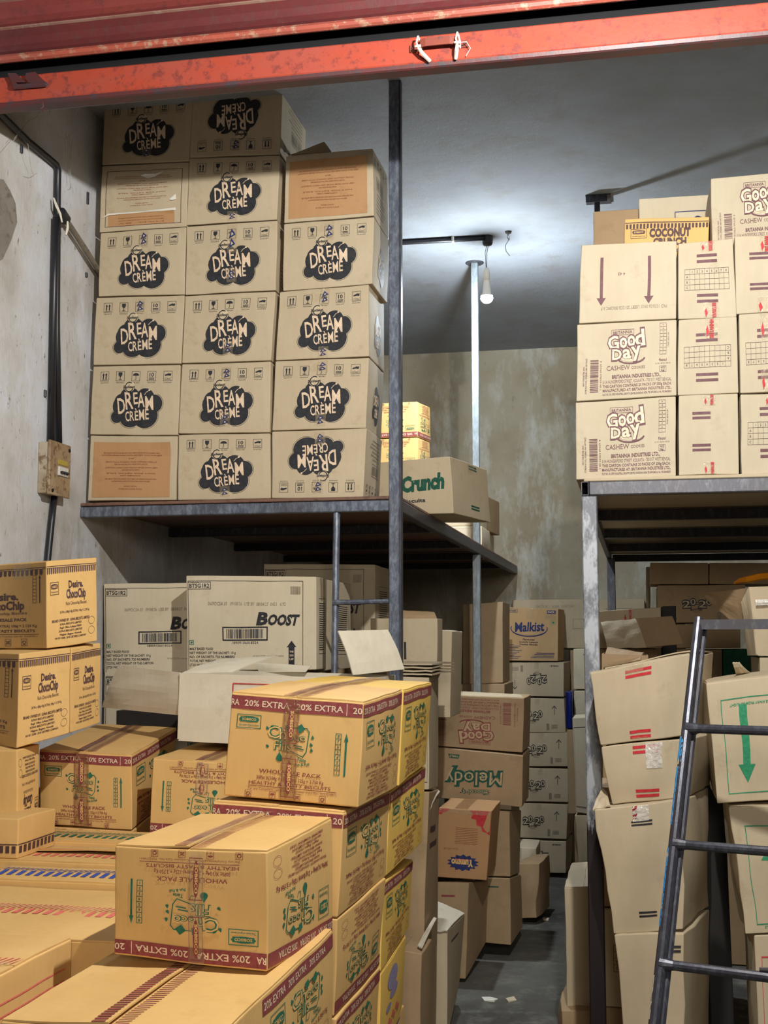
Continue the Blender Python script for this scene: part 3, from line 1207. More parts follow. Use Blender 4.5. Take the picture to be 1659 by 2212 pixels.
def carton(label, P, mat='tan', arts=(), tapes=(), flaps=None, group=None, bulge=.003, amp=.0022, name='carton', r=.004, cat='carton'):
    SEED[0] += 1
    wp = Warp(P, r, SEED[0], bulge, amp)
    V, F, MI, mats = [], [], [], [mat]
    idx = {}

    def line(dim):
        e = wp.r / dim
        return [0, e * .35, e] + [e + (1 - 2 * e) * k / 6 for k in range(1, 6)] + [1 - e, 1 - e * .35, 1]
    LA, LB, LC = line(wp.W), line(wp.D), line(wp.H)

    def vi(a, b, c):
        k = (round(a, 5), round(b, 5), round(c, 5))
        if k not in idx:
            idx[k] = len(V)
            V.append(wp(a, b, c))
        return idx[k]
    n = len(LA)
    for i in range(n - 1):
        for j in range(n - 1):
            a0, a1, b0, b1, c0, c1 = LA[i], LA[i + 1], LB[i], LB[i + 1], LC[j], LC[j + 1]
            F.append((vi(a0, 0, c0), vi(a1, 0, c0), vi(a1, 0, c1), vi(a0, 0, c1)))
            F.append((vi(a1, 1, c0), vi(a0, 1, c0), vi(a0, 1, c1), vi(a1, 1, c1)))
            F.append((vi(1, b0, c0), vi(1, b1, c0), vi(1, b1, c1), vi(1, b0, c1)))
            F.append((vi(0, b1, c0), vi(0, b0, c0), vi(0, b0, c1), vi(0, b1, c1)))
            bb0, bb1 = LB[j], LB[j + 1]
            F.append((vi(a0, bb0, 1), vi(a1, bb0, 1), vi(a1, bb1, 1), vi(a0, bb1, 1)))
            F.append((vi(a0, bb1, 0), vi(a1, bb1, 0), vi(a1, bb0, 0), vi(a0, bb0, 0)))
    MI += [0] * len(F)
    nb = len(F)
    for spec in arts:
        fc, art, inv = spec[:3]
        win = spec[3] if len(spec) > 3 else (0, 0, 1, 1)
        put_art(wp, fc, art, inv, V, F, MI, mats, win)
    o = build(name, V, F, mats, MI)
    o.data.polygons.foreach_set('use_smooth', [i < nb for i in range(len(F))])
    w = o.modifiers.new('weighted', 'WEIGHTED_NORMAL')
    w.keep_sharp = False
    tag(o, label, cat, group)
    for tp in tapes:
        fc, u0, v0, u1, v1, tm, mark = tp
        V2, F2, MI2, m2 = [], [], [], [tm]
        nu, nv = 3, 8
        rd = random.Random(SEED[0])
        for j in range(nv + 1):
            for i in range(nu + 1):
                u = u0 + (u1 - u0) * i / nu
                v = v0 + (v1 - v0) * j / nv
                V2.append(wp(*face_param(fc, min(max(u, .002), .998), min(max(v, .002), .998)), fc, .0021 + rd.random() * .0012))
        for j in range(nv):
            for i in range(nu):
                k = j * (nu + 1) + i
                F2.append((k, k + 1, k + nu + 2, k + nu + 1))
        MI2 += [0] * len(F2)
        if mark:
            put_art(wp, fc, mark, False, V2, F2, MI2, m2, (u0, v0, u1, v1), base=.0034)
        build('tape', V2, F2, m2, MI2, parent=o)
    if flaps:
        # flaps: 'x' seam runs along x (two flaps front/back), 'y' seam runs along y
        ax, cols, lift = flaps[:3]
        g = .004
        rngs = [(0, .5 - g), (.5 + g, 1)]
        for q, (s0, s1) in enumerate(rngs):
            V2, F2, MI2, m2 = [], [], [], [mat]
            nn = 8
            rd = random.Random(SEED[0] * 7 + q)
            th = .0035
            ph = rd.random() * 6
            top, bot = [], []
            for j in range(nn + 1):
                for i in range(nn + 1):
                    s_ = s0 + (s1 - s0) * j / nn
                    t_ = .004 + .992 * i / nn
                    near = (j / nn) if q == 0 else (1 - j / nn)
                    lf = lift[q] * (near ** 2) * (.7 + .3 * math.sin(ph + t_ * 5))
                    uv = (t_, s_) if ax == 'x' else (s_, t_)
                    uv = (min(max(uv[0], .003), .997), min(max(uv[1], .003), .997))
                    top.append(wp(*face_param('T', *uv), 'T', th + lf))
                    bot.append(wp(*face_param('T', *uv), 'T', .0003 + lf))
            V2 = top + bot
            m_ = (nn + 1) ** 2
            fl = ax == 'x'
            for j in range(nn):
                for i in range(nn):
                    k = j * (nn + 1) + i
                    f1 = (k, k + 1, k + nn + 2, k + nn + 1)
                    F2.append(f1 if fl else f1[::-1])
                    f2 = tuple(m_ + x for x in f1)
                    F2.append(f2[::-1] if fl else f2)
            for j in range(nn):
                for (p0, p1) in ((j * (nn + 1), (j + 1) * (nn + 1)), (j * (nn + 1) + nn, (j + 1) * (nn + 1) + nn), (j, j + 1), (nn * (nn + 1) + j, nn * (nn + 1) + j + 1)):
                    F2.append((p0, p1, p1 + m_, p0 + m_))
            MI2 = [0] * len(F2)
            if cols:
                col = cols[q]
                L, Wd = (wp.W, wp.D) if ax == 'x' else (wp.D, wp.W)
                pitch = cols[2] if len(cols) > 2 else .0135
                cnt = int(L / pitch)
                m2.append(col)
                bw = .042 if ax == 'x' else .024
                if ax == 'x':
                    pitch = .0245 if q == 0 else .013
                    cnt = int(L / pitch)
                for k in range(cnt):
                    t0 = (k + .25) * pitch / L
                    t1 = (k + .78) * pitch / L
                    if q == 0:
                        e1 = s1 - .006 / Wd
                        e0 = e1 - bw / Wd
                        sk = 0.0
                    else:
                        e0 = s0 + .004 / Wd
                        e1 = e0 + bw / Wd
                        sk = .9 * pitch / L
                        t1 = (k + .55) * pitch / L
                    n0 = len(V2)
                    for (t_, s_) in ((t0, e0), (t1, e0), (t1 + sk, e1), (t0 + sk, e1)):
                        t_ = min(t_, .994)
                        j = (s_ - s0) / (s1 - s0)
                        near = j if q == 0 else 1 - j
                        lf = lift[q] * (near ** 2) * (.7 + .3 * math.sin(ph + t_ * 5))
                        uv = (t_, s_) if ax == 'x' else (s_, t_)
                        V2.append(wp(*face_param('T', *uv), 'T', th + lf + .0011))
                    F2.append((n0, n0 + 1, n0 + 2, n0 + 3) if fl else (n0 + 3, n0 + 2, n0 + 1, n0))
                    MI2.append(1)
            build('top_flap', V2, F2, m2, MI2, parent=o)
        if len(flaps) > 3:
            tm = flaps[3]
            V2, F2 = [], []
            rd = random.Random(SEED[0] + 99)
            nv = 14
            wdt = (.012 if ax == 'x' else .021) / (wp.D if ax == 'x' else wp.W)
            for j in range(nv + 1):
                for i in range(4):
                    t_ = .01 + .98 * j / nv
                    s_ = .5 + (i / 3 * 2 - 1) * wdt
                    uv = (t_, s_) if ax == 'x' else (s_, t_)
                    V2.append(wp(*face_param('T', *uv), 'T', .0062 + max(lift) + rd.random() * .001))
            for j in range(nv):
                for i in range(3):
                    k = j * 4 + i
                    F2.append((k, k + 1, k + 5, k + 4) if ax != 'x' else (k, k + 4, k + 5, k + 1))
            build('tape', V2, F2, [tm], None, parent=o)
    BOXES.append((o, wp))
    return o


def Q(tl, tr, br, bl, Y, D, Yr=None, far=None, yaw=None):
    """front quad in photo pixels, left edge at depth Y, right edge at Yr (or yaw degrees, + = right end nearer)"""
    L0, L1 = at(bl[0], bl[1], Y), at(tl[0], tl[1], Y)
    if yaw is not None:
        a = math.radians(yaw)
        # right edge on the ray inside the yawed plane
        def on(px, py, O):
            d = ray(px, py)
            n = Vector((math.sin(a), math.cos(a), 0))
            c = Vector((0, 0, CAMH))
            return c + d * ((O - c).dot(n) / d.dot(n))
        R0, R1 = on(br[0], br[1], L0), on(tr[0], tr[1], L0)
    else:
        Yr = Y if Yr is None else Yr
        R0, R1 = at(br[0], br[1], Yr), at(tr[0], tr[1], Yr)
    h = R0 - L0
    dd = Vector((-h.y, h.x, 0)).normalized() * D
    if far:
        (a1, a2), (b1, b2), Yf = far
        FR1, FR0 = at(a1, a2, Yf), at(b1, b2, Yf)
        FL0, FL1 = L0 + (FR0 - R0), L1 + (FR1 - R1)
    else:
        FR0, FR1, FL0, FL1 = R0 + dd, R1 + dd, L0 + dd, L1 + dd
    return [[[L0, L1], [FL0, FL1]], [[R0, R1], [FR0, FR1]]]


def ZB(x0, x1, y0, y1, z0, z1, dz=(0, 0, 0, 0), yaw=0):
    cx_, cy_ = (x0 + x1) / 2, (y0 + y1) / 2
    a = math.radians(yaw)

    def p(x, y, z):
        dx, dy = x - cx_, y - cy_
        return Vector((cx_ + dx * math.cos(a) - dy * math.sin(a), cy_ + dx * math.sin(a) + dy * math.cos(a), z))
    return [[[p(x0, y0, z0), p(x0, y0, z1 + dz[0])], [p(x0, y1, z0), p(x0, y1, z1 + dz[2])]],
            [[p(x1, y0, z0), p(x1, y0, z1 + dz[1])], [p(x1, y1, z0), p(x1, y1, z1 + dz[3])]]]


def plate(name, pts, mat, th=.004, parent=None, n=8, bow=.006, arts=(), seed=3, thick_dir=None):
    """thin board through four corners given as world points (ccw), slightly bowed, real thickness"""
    A, B, C_, D_ = [Vector(p) for p in pts]
    nrm = (B - A).cross(D_ - A).normalized()
    V, F = [], []
    for side in (0, 1):
        for j in range(n + 1):
            for i in range(n + 1):
                u, v = i / n, j / n
                p = A * (1 - u) * (1 - v) + B * u * (1 - v) + C_ * u * v + D_ * (1 - u) * v
                w = bow * math.sin(math.pi * v) + noise.noise(Vector((u * 3 + seed, v * 3, seed))) * bow * .7
                V.append(p + nrm * (w - side * th))
    m_ = (n + 1) ** 2
    for j in range(n):
        for i in range(n):
            k = j * (n + 1) + i
            F.append((k, k + 1, k + n + 2, k + n + 1))
            F.append((m_ + k, m_ + k + n + 1, m_ + k + n + 2, m_ + k + 1))
    for j in range(n):
        for p0, p1 in ((j * (n + 1) + n + 1, j * (n + 1)), (j * (n + 1) + n, (j + 1) * (n + 1) + n), (j, j + 1), (n * (n + 1) + j + 1, n * (n + 1) + j)):
            F.append((p1, p0, p0 + m_, p1 + m_)[::-1])
    return build(name, V, F, [mat], None, parent)



XL, YW, ZC = -2.007, 8.5, 3.51


# ------------------------------------------------------------------ room shell
def slab(name, x0, x1, y0, y1, z0, z1, mat):
    return tag(MB().box(x0, x1, y0, y1, z0, z1).build(name, [mat]), kind='structure')


slab('floor', -3.0, 3.2, -0.5, 8.7, -0.1, 0.0, 'floor_mat')
slab('wall_left', XL - .15, XL, 3.20, 8.65, 0.0, 3.6, 'wall_side')
slab('wall_back', XL - .15, 2.9, YW, YW + .15, 0.0, 3.6, 'wall_rear')
slab('wall_right', 2.7, 2.85, 3.40, 8.65, 0.0, 3.6, 'wall_side')
slab('ceiling', XL - .15, 2.85, 3.42, 8.65, ZC, ZC + .12, 'ceil_mat')
slab('wall_front', -3.0, 3.2, 3.44, 3.62, at(222, 228, 3.62).z, 4.2, 'ceil_mat')

# roller shutter, rolled up above the opening
sh = empty('roller_shutter', (0, 3.36, 3.13))
tag(sh, 'rusty red painted steel roller shutter rolled up above the storeroom opening', 'shutter')
x0, x1 = -3.0, 3.2


def prof(pts, name, mat, par, x0=x0, x1=x1, seg=24):
    V, F = [], []
    n = len(pts)
    for i in range(seg + 1):
        x = x0 + (x1 - x0) * i / seg
        for (y, z) in pts:
            w = noise.noise(Vector((x * 2.3, z * 7, 1.7))) * .003
            V.append((x, y + w * .5, z + w * .4))
    for i in range(seg):
        for k in range(n - 1):
            a = i * n + k
            F.append((a, a + 1, a + n + 1, a + n))
    return build(name, V, F, [mat], None, par)


prof([(3.40, 3.216), (3.343, 3.216), (3.340, 3.212), (3.340, 3.139), (3.343, 3.136)], 'bottom_rail', 'shutter_red', sh, seg=60)
prof([(3.343, 3.136), (3.346, 3.126), (3.352, 3.123), (3.392, 3.123), (3.396, 3.13), (3.396, 3.216)], 'rail_lip', 'shutter_lip', sh, seg=60)
prof([(3.392, 3.218), (3.432, 3.222), (3.436, 3.40), (3.44, 4.1)], 'recess_shade', 'dark_hole', sh)  # near-black sheet, paints the shade of the void above the rail
zz = 3.262
prof([(3.354, zz + .004), (3.346, zz + .003), (3.338, zz + .008), (3.334, zz + .017), (3.340, zz + .026), (3.350, zz + .031)], 'bead', 'shutter_bead', sh)
for q in range(7):
    zb = zz + .031 + q * .090
    prof([(3.350, zb), (3.366, zb + .018), (3.372, zb + .040), (3.366, zb + .062), (3.350, zb + .080)], 'slat', 'shutter_slat' if q % 2 == 0 else 'shutter_slat_pale', sh)
    prof([(3.350, zb + .080), (3.344, zb + .083), (3.344, zb + .087), (3.350, zb + .090)], 'slat_edge', 'shutter_dust', sh)

# handle on the rail
hx0, hz0 = at(885, 107, 3.335), at(1012, 92, 3.335)
zc_ = (hx0.z + hz0.z) / 2
xa, xb = hx0.x, hz0.x
h = MB()
h.box(xa, xa + .028, 3.333, 3.340, zc_ - .011, zc_ + .011)
h.box(xb - .024, xb, 3.333, 3.340, zc_ - .011, zc_ + .011)
hp = [(xa + .024, 3.334), (xa + .034, 3.312), (xa + .05, 3.306), (xb - .05, 3.306), (xb - .034, 3.312), (xb - .022, 3.334)]
for (ax, ay), (bx, by) in zip(hp[:-1], hp[1:]):
    h.hexa([(ax, ay, zc_ - .010), (bx, by, zc_ - .010), (bx, by + .004, zc_ - .010), (ax, ay + .004, zc_ - .010),
            (ax, ay, zc_ + .014), (bx, by, zc_ + .014), (bx, by + .004, zc_ + .014), (ax, ay + .004, zc_ + .014)])
hd = h.build('handle', ['handle_paint'], sh)
for xx in (xa + .010, xb - .009):
    MB().tube([(xx, 3.334, zc_), (xx, 3.329, zc_)], .0045, 8).build('rivet', ['shutter_lip'], hd)
for q, (xx, dx) in enumerate(((xa + .030, .02), (xb - .027, -.006))):
    t = MB()
    t.tube([(xx, 3.302, zc_ + .018), (xx - .004, 3.300, zc_), (xx, 3.302, zc_ - .016), (xx + .006, 3.315, zc_ - .02), (xx + .004, 3.328, zc_ + .002), (xx, 3.315, zc_ + .02), (xx, 3.302, zc_ + .018)], .0028, 6)
    t.tube([(xx - .008, 3.299, zc_ - .012), (xx + .008, 3.297, zc_ - .014)], [.003, .005], 6)
    t.tube([(xx, 3.300, zc_ - .014), (xx + dx * .6, 3.312, zc_ - .03), (xx + dx * 1.5, 3.330, zc_ - .045)], [.004, .006, .005], 6)
    if q:
        t.tube([(xx, 3.300, zc_ - .012), (xx + .025, 3.310, zc_ - .008), (xx + .034, 3.325, zc_ - .02), (xx + .02, 3.330, zc_ - .04)], .0012, 5)
    o = t.build('cloth_tie', ['white_cloth'])
    tag(o, ('knotted white cloth strip tied round the left end of the shutter handle', 'knotted white cloth strip with a wire loop on the right end of the shutter handle')[q], 'cloth strip', 'cloth strips tied to the shutter handle')

# latch ears at the left of the rail
lt = MB()
for pts in (((16, 158), (34, 158), (50, 172), (56, 178), (34, 178), (28, 190), (24, 176)), ((56, 158), (76, 155), (88, 168), (100, 178), (96, 184), (60, 178), (54, 168))):
    ps = [at(px, py, 3.326) for px, py in pts]
    n_ = len(ps)
    lt.add([tuple(p) for p in ps] + [(p.x, p.y + .012, p.z) for p in ps],
           [tuple(range(n_))[::-1], tuple(range(n_, 2 * n_))] + [(i, (i + 1) % n_, (i + 1) % n_ + n_, i + n_) for i in range(n_)])
a_, b_ = at(30, 188, 3.33), at(100, 182, 3.33)
lt.tube([a_, b_], .008, 8)
lt.build('latch', ['shutter_lip'], sh)
a_ = at(92, 222, 3.34)
MB().tube([a_, a_ + Vector((.003, 0, -.012)), a_ + Vector((-.006, 0, -.02)), a_ + Vector((.006, .0, -.028))], .003, 6).build('hook', ['shutter_lip'], sh)

# ------------------------------------------------------------------ left storage loft (steel frame)
FY = 4.22
XR = -.805
rk = empty('storage_rack', ((XL + XR) / 2, 6.2, 0))
tag(rk, 'grey welded steel loft rack with plywood deck along the left wall', 'rack')
MB().box(XL + .002, XR - .04, FY, FY + .038, 1.945, 1.983).build('front_beam', ['steel_blue'], rk)
MB().box(XR - .038, XR, FY + .045, YW - .005, 1.943, 1.985).build('side_beam', ['steel_dark'], rk)
for yy in (5.1, 6.0, 6.9, 7.8):
    MB().box(XL + .002, XR - .04, yy, yy + .036, 1.943, 1.981).build('cross_bar', ['steel_dark'], rk)
MB().box(XL + .002, XR - .002, FY + .002, YW - .005, 1.986, 1.998).build('deck', ['wood_ply'], rk)
MB().box(XR - .041, XR - .004, FY - .004, FY + .034, 0.0, ZC).build('post', ['steel_blue'], rk)
MB().box(XR - .004, XR + .003, FY - .002, FY + .032, 0.0, ZC).build('post_flange', ['steel_dark'], rk)
ry = atX(1020, 1180, XR - .04).y
pb = MB().box(XR - .040, XR, ry, ry + .038, 0.0, 1.94)
pb.box(XR - .036, XR, ry, ry + .036, 1.99, ZC)
pb.build('post', ['steel_bulb_lit'], rk)
pc = (XR - .018, ry + .018, ZC)
MB().lathe(pc, [(.0, -.006), (.046, -.006), (.05, -.002), (.05, 0)], 20).build('ceiling_plate', ['steel_dark'], rk)
la, lb = at(727.5, 1104, FY + .02), at(724, 1500, FY + .02)
lb.z = 0.0
lb.x = la.x - .02
MB().tube([la, lb], .0125, 12).build('ladder_rail', ['steel_blue'], rk)
for zz_ in (1.627, 1.30, .97, .64, .31):
    xx = la.x + (lb.x - la.x) * (la.z - zz_) / la.z
    rg = MB()
    rg.tube([(xx - .006, FY + .006, zz_), (xx + .05, FY + .010, zz_), (XR - .03, FY + .014, zz_ + .004)], [.010, .009, .008], 8)
    rg.build('rung', ['steel_blue'], rk)

# ------------------------------------------------------------------ right storage loft
RY = 3.9
RX0 = at(1256, 1070, RY).x
rr_ = empty('storage_rack', (1.1, 5.6, 0))
tag(rr_, 'grey painted steel loft rack with worn corner post on the right side', 'rack')
MB().box(RX0 + .024, 2.6, RY, RY + .045, 1.947, 1.990).build('front_beam', ['steel_mid'], rr_)
tb = MB()
x_, z0_, z1_ = RX0, 1.947, 1.990
RB = 7.35
tb.box(x_, x_ + .0022, RY, RB, z0_, z1_)
tb.box(x_ + .0200, x_ + .0222, RY, RB, z0_, z1_)
tb.box(x_ + .0022, x_ + .02, RY, RB, z0_, z0_ + .0022)
tb.box(x_ + .0022, x_ + .02, RY, RB, z1_ - .0022, z1_)
tb.box(x_ + .001, x_ + .0215, RY + .10, RY + .104, z0_ + .001, z1_ - .001, 1)  # near-black plug, paints the shade inside the open tube end
tb.build('side_beam', ['steel_mid', 'dark_hole'], rr_)
for yy in (4.75, 5.6, 6.45, 7.30):
    MB().box(RX0 + .026, 2.6, yy, yy + .04, 1.946, 1.986).build('cross_bar', ['steel_dark'], rr_)
MB().box(RX0 + .008, 2.6, RY + .004, RB, 1.991, 2.002).build('deck', ['tan'], rr_)
MB().box(RX0, RX0 + .0475, RY + .001, RY + .045, 0.0, 1.945).build('post', ['post_paint'], rr_)
p0 = atX(1311, 1212, RX0 + .002)
MB().box(RX0 + .002, RX0 + .046, p0.y, p0.y + .045, 0.0, 1.945).build('post', ['steel_mid'], rr_)
cp = atZ(1289, 428, ZC)
MB().box(cp.x - .012, cp.x + .014, cp.y, cp.y + .03, 2.005, ZC - .004).build('upper_post', ['steel_dark'], rr_)
cb = MB()
cb.box(cp.x - .05, cp.x + .065, cp.y - .05, cp.y + .07, ZC - .006, ZC)
cb.box(cp.x - .048, cp.x + .048, cp.y - .052, cp.y - .047, ZC - .035, ZC)
cb.build('ceiling_bracket', ['steel_dark'], rr_)

# ------------------------------------------------------------------ wall fittings on the left
WX = XL + .016
pts = [atX(-60, 205, WX), atX(0, 246, WX), atX(60, 305, WX), atX(112, 348, WX), atX(121, 356, WX), atX(125, 368, WX), atX(124, 420, WX), atX(122, 700, WX), atX(127, 960, WX)]
t = MB().tube(pts, .0125, 10)
t.tube([atX(121, 470, WX + .004), atX(117, 600, WX), atX(110, 960, WX)], .0125, 10)
o = t.build('conduit_pipe', ['black_plastic'], smooth=True)
tag(o, 'black plastic conduit bending down the left wall into the breaker box', 'pipe')
o = MB().tube([atX(118, 1068, WX), atX(111, 1130, WX), atX(100, 1240, WX), atX(96, 1300, WX)], .0115, 10).build('conduit_pipe', ['black_plastic'], smooth=True)
tag(o, 'short black plastic conduit coming out below the breaker box', 'pipe')
by = 3.886
Xo = at(107, 1067, by).x
yf = atX(151, 1076, Xo).y
zb_, zt_ = at(80, 1065, by).z, at(82, 954, by).z
bb = MB().box(XL, Xo - .010, by, yf - .01, zb_, zt_).build('breaker_box', ['box_paint'])
tag(bb, 'grimy cream metal breaker box with three switches on the left wall', 'breaker box')
lidb = MB().box(Xo - .010, Xo, by - .004, yf, zb_ - .004, zt_ + .006)
lid = lidb.build('lid', ['lid_paint'], bb)
ly, lz = yf - by, zt_ - zb_
sw = MB()
sw.box(Xo - .002, Xo + .006, by + ly * .36, by + ly * .82, zb_ + lz * .38, zb_ + lz * .56)
sw.build('switch_block', ['white_plastic'], lid)
for k in range(3):
    yy = by + ly * (.45 + .13 * k)
    MB().box(Xo + .005, Xo + .016, yy - .006, yy + .006, zb_ + lz * .42, zb_ + lz * .47).build('switch_lever', ['black_plastic'], lid)
MB().box(Xo, Xo + .002, by + ly * .36, by + ly * .82, zb_ + lz * .60, zb_ + lz * .70).build('switch_label', ['yellow_tag'], lid)
for yy, z_ in ((.12, .06), (.9, .93)):
    MB().tube([(Xo, by + ly * yy, zb_ + lz * z_), (Xo + .004, by + ly * yy, zb_ + lz * z_)], .006, 8).build('screw', ['dark_hole'], lid)

WX2 = XL + .03
a_, b_ = atX(133, 462, WX2), atX(236, 618, WX2)
bm_ = MB().tube([a_ + (b_ - a_) * k / 6 + Vector((0, 0, .002 * math.sin(k))) for k in range(7)], [.0105, .0108, .0104, .011, .0106, .011, .0105], 10).build('wooden_pole', ['bamboo'], smooth=True)
tag(bm_, 'weathered grey pole slanting down the left wall behind the stacked cartons', 'pole')
d_ = (b_ - a_).normalized()
cpk = MB().tube([a_ - d_ * .012, a_ - d_ * .01, a_ + d_ * .035, a_ + d_ * .04], [.008, .020, .020, .010], 12).build('end_cap', ['black_plastic'], bm_)
t = MB()
q0 = atX(116, 428, XL + .02)
t.tube([q0, atX(122, 445, XL + .035), atX(130, 462, XL + .04), atX(134, 480, XL + .05)], [.003, .005, .004, .003], 6)
t.tube([atX(146, 478, XL + .05), atX(146, 492, XL + .05), atX(142, 508, XL + .045)], [.003, .005, .004], 6)
o = t.build('cloth_tie', ['white_cloth'])
tag(o, 'dirty white cloth strip binding the slanting pole to the black conduit', 'cloth strip')
for k, (px, py, h_) in enumerate(((47, 322, 8), (190, 428, 13), (187, 594, 5), (98, 850, 7))):
    c_ = atX(px, py, XL + .004)
    MBk = MB().box(XL, XL + .007, c_.y - .006, c_.y + .006, c_.z - h_ * .0018, c_.z + h_ * .0018)
    o = MBk.build('wall_clip', ['steel_dark'])
    tag(o, ('small metal clip on the left wall just under the sloping conduit', 'tall metal clip on the left wall beside the upper carton column',
            'small rusty stub on the left wall under the slanting pole', 'small round metal clip beside the vertical conduit above the breaker box')[k], 'clip', 'clips on the left wall')

# bare plaster patch on the left wall
wl = bpy.data.objects['wall_left']
pp = [(-40, 380), (8, 388), (22, 412), (34, 440), (37, 480), (24, 520), (6, 560), (-40, 580)]
ps = [atX(x, y, XL + .003) for x, y in pp]
n_ = len(ps)
build('plaster_patch', [tuple(p) for p in ps] + [(p.x - .0025, p.y, p.z) for p in ps],
      [tuple(range(n_))[::-1], tuple(range(n_, 2 * n_))] + [(i, (i + 1) % n_, (i + 1) % n_ + n_, i + n_) for i in range(n_)], ['patch_grey'], None, wl)

# cobwebs
t = MB()
rd = random.Random(8)
for a, b_ in (((10, 330), (60, 262)), ((60, 262), (90, 232)), ((30, 300), (60, 262)), ((110, 270), (140, 300)), ((140, 300), (150, 380)), ((150, 290), (152, 395)),
              ((152, 395), (145, 410)), ((158, 300), (152, 340)), ((60, 310), (68, 370)), ((68, 370), (80, 375)), ((140, 300), (150, 290)), ((45, 215), (110, 272)), ((147, 300), (148, 360)), ((154, 310), (149, 400))):
    A_, B_ = atX(a[0], a[1], XL + .05), atX(b_[0], b_[1], XL + .02)
    t.tube([A_, (A_ + B_) / 2 + Vector((0, rd.uniform(-.01, .01), -.008)), B_], .0007, 4)
o = t.build('cobweb', ['web'])
tag(o, 'dusty cobweb strands hanging in the upper left corner by the shutter', 'cobweb', kind='stuff')

# ------------------------------------------------------------------ ceiling light fitting
c0, c1 = atZ(850, 525, ZC - .014), atZ(1046, 514, ZC - .014)
o = MB().tube([c0 - (c1 - c0) * .6, c0, c1], .0125, 10).build('conduit_pipe', ['black_plastic'], smooth=True)
tag(o, 'black conduit running across the ceiling to the bulb holder', 'pipe')
cl = c0 + (c1 - c0) * .66
MB().box(cl.x - .006, cl.x + .006, cl.y - .018, cl.y + .018, cl.z - .015, ZC).build('pipe_clamp', ['white_plastic'], o)
hb = atZ(1053, 511, ZC)
by_ = hb.y
bx = at(1051, 600, by_).x
rose = empty('hanging_bulb', (hb.x, hb.y, ZC))
tag(rose, 'lit white bulb hanging on a short wire below a black ceiling rose', 'light bulb')
MB().lathe((hb.x, hb.y, ZC), [(0, -.044), (.022, -.044), (.026, -.034), (.026, -.022), (.028, -.02), (.028, 0)], 16).build('ceiling_rose', ['black_plastic'], rose, True)
zt = at(1052, 580, by_).z
w_ = MB()
w_.tube([(hb.x - .004, hb.y, ZC - .044), (bx - .006, hb.y, (ZC + zt) / 2), (bx - .001, hb.y, zt)], .0016, 6)
w_.tube([(hb.x + .004, hb.y, ZC - .044), (bx + .003, hb.y, (ZC + zt) / 2), (bx + .001, hb.y, zt)], .0016, 6)
w_.build('wire', ['wire'], rose)
zs = at(1051, 606, by_).z
MB().lathe((bx, hb.y, 0), [(.004, zt + .004), (.012, zt), (.016, zt - .012), (.017, zs), (.0, zs - .004)], 16).build('bulb_socket', ['white_plastic'], rose, True)
zb2 = at(1050, 655, by_).z
rb = .031
prf = [(.012, zs)]
for k in range(10):
    a_ = math.radians(-9 - k * 81 / 9)
    prf.append((rb * math.cos(a_), zb2 + rb + rb * math.sin(a_)))
MB().lathe((bx, hb.y, 0), [(.016, zs + .002), (.022, zb2 + rb + .016), (rb * .99, zb2 + rb + .008), (rb * .98, zb2 + rb + .004)], 20).build('bulb_base', ['white_plastic'], rose, True)
prf = prf[1:]
MB().lathe((bx, hb.y, 0), prf, 20).build('bulb', ['bulb_glass'], rose, True)
hk = atZ(1098, 500, ZC)
t = MB().lathe((hk.x, hk.y, ZC), [(0, -.012), (.014, -.010), (.016, -.004), (.018, 0)], 12)
t.tube([hk, hk + Vector((.004, 0, -.04)), hk + Vector((-.015, 0, -.07)), hk + Vector((-.012, 0, -.10)), hk + Vector((.006, 0, -.125))], .0016, 5)
t.tube([hk, hk + Vector((-.006, 0, -.03)), hk + Vector((.004, 0, -.045))], .002, 5)
o = t.build('ceiling_hook', ['wire'])
tag(o, 'small ceiling hook with a loose dangling wire right of the bulb', 'hook')

# ================================================================== CARTONS
DR, DS, DSC, KF = A_dream(), A_side(), A_side_cloud(), A_kraft()
DY = 4.25
KL = Art(200, 40)
for k in range(3):
    KL.text('brown', KR[k], 100, 30 - k * 12, 4, 150, 180)


def chev(rot=0):
    a = Art(60, 120)
    for y in (22, 62):
        a.poly('navy', [(12, y), (50, y + 14), (26, y + 40)])
        a.poly('card', [(24, y + 10), (38, y + 16), (27, y + 26)], 2)
    return a


CH = chev()
GD = 'cloud logo cartons stacked on the left loft'


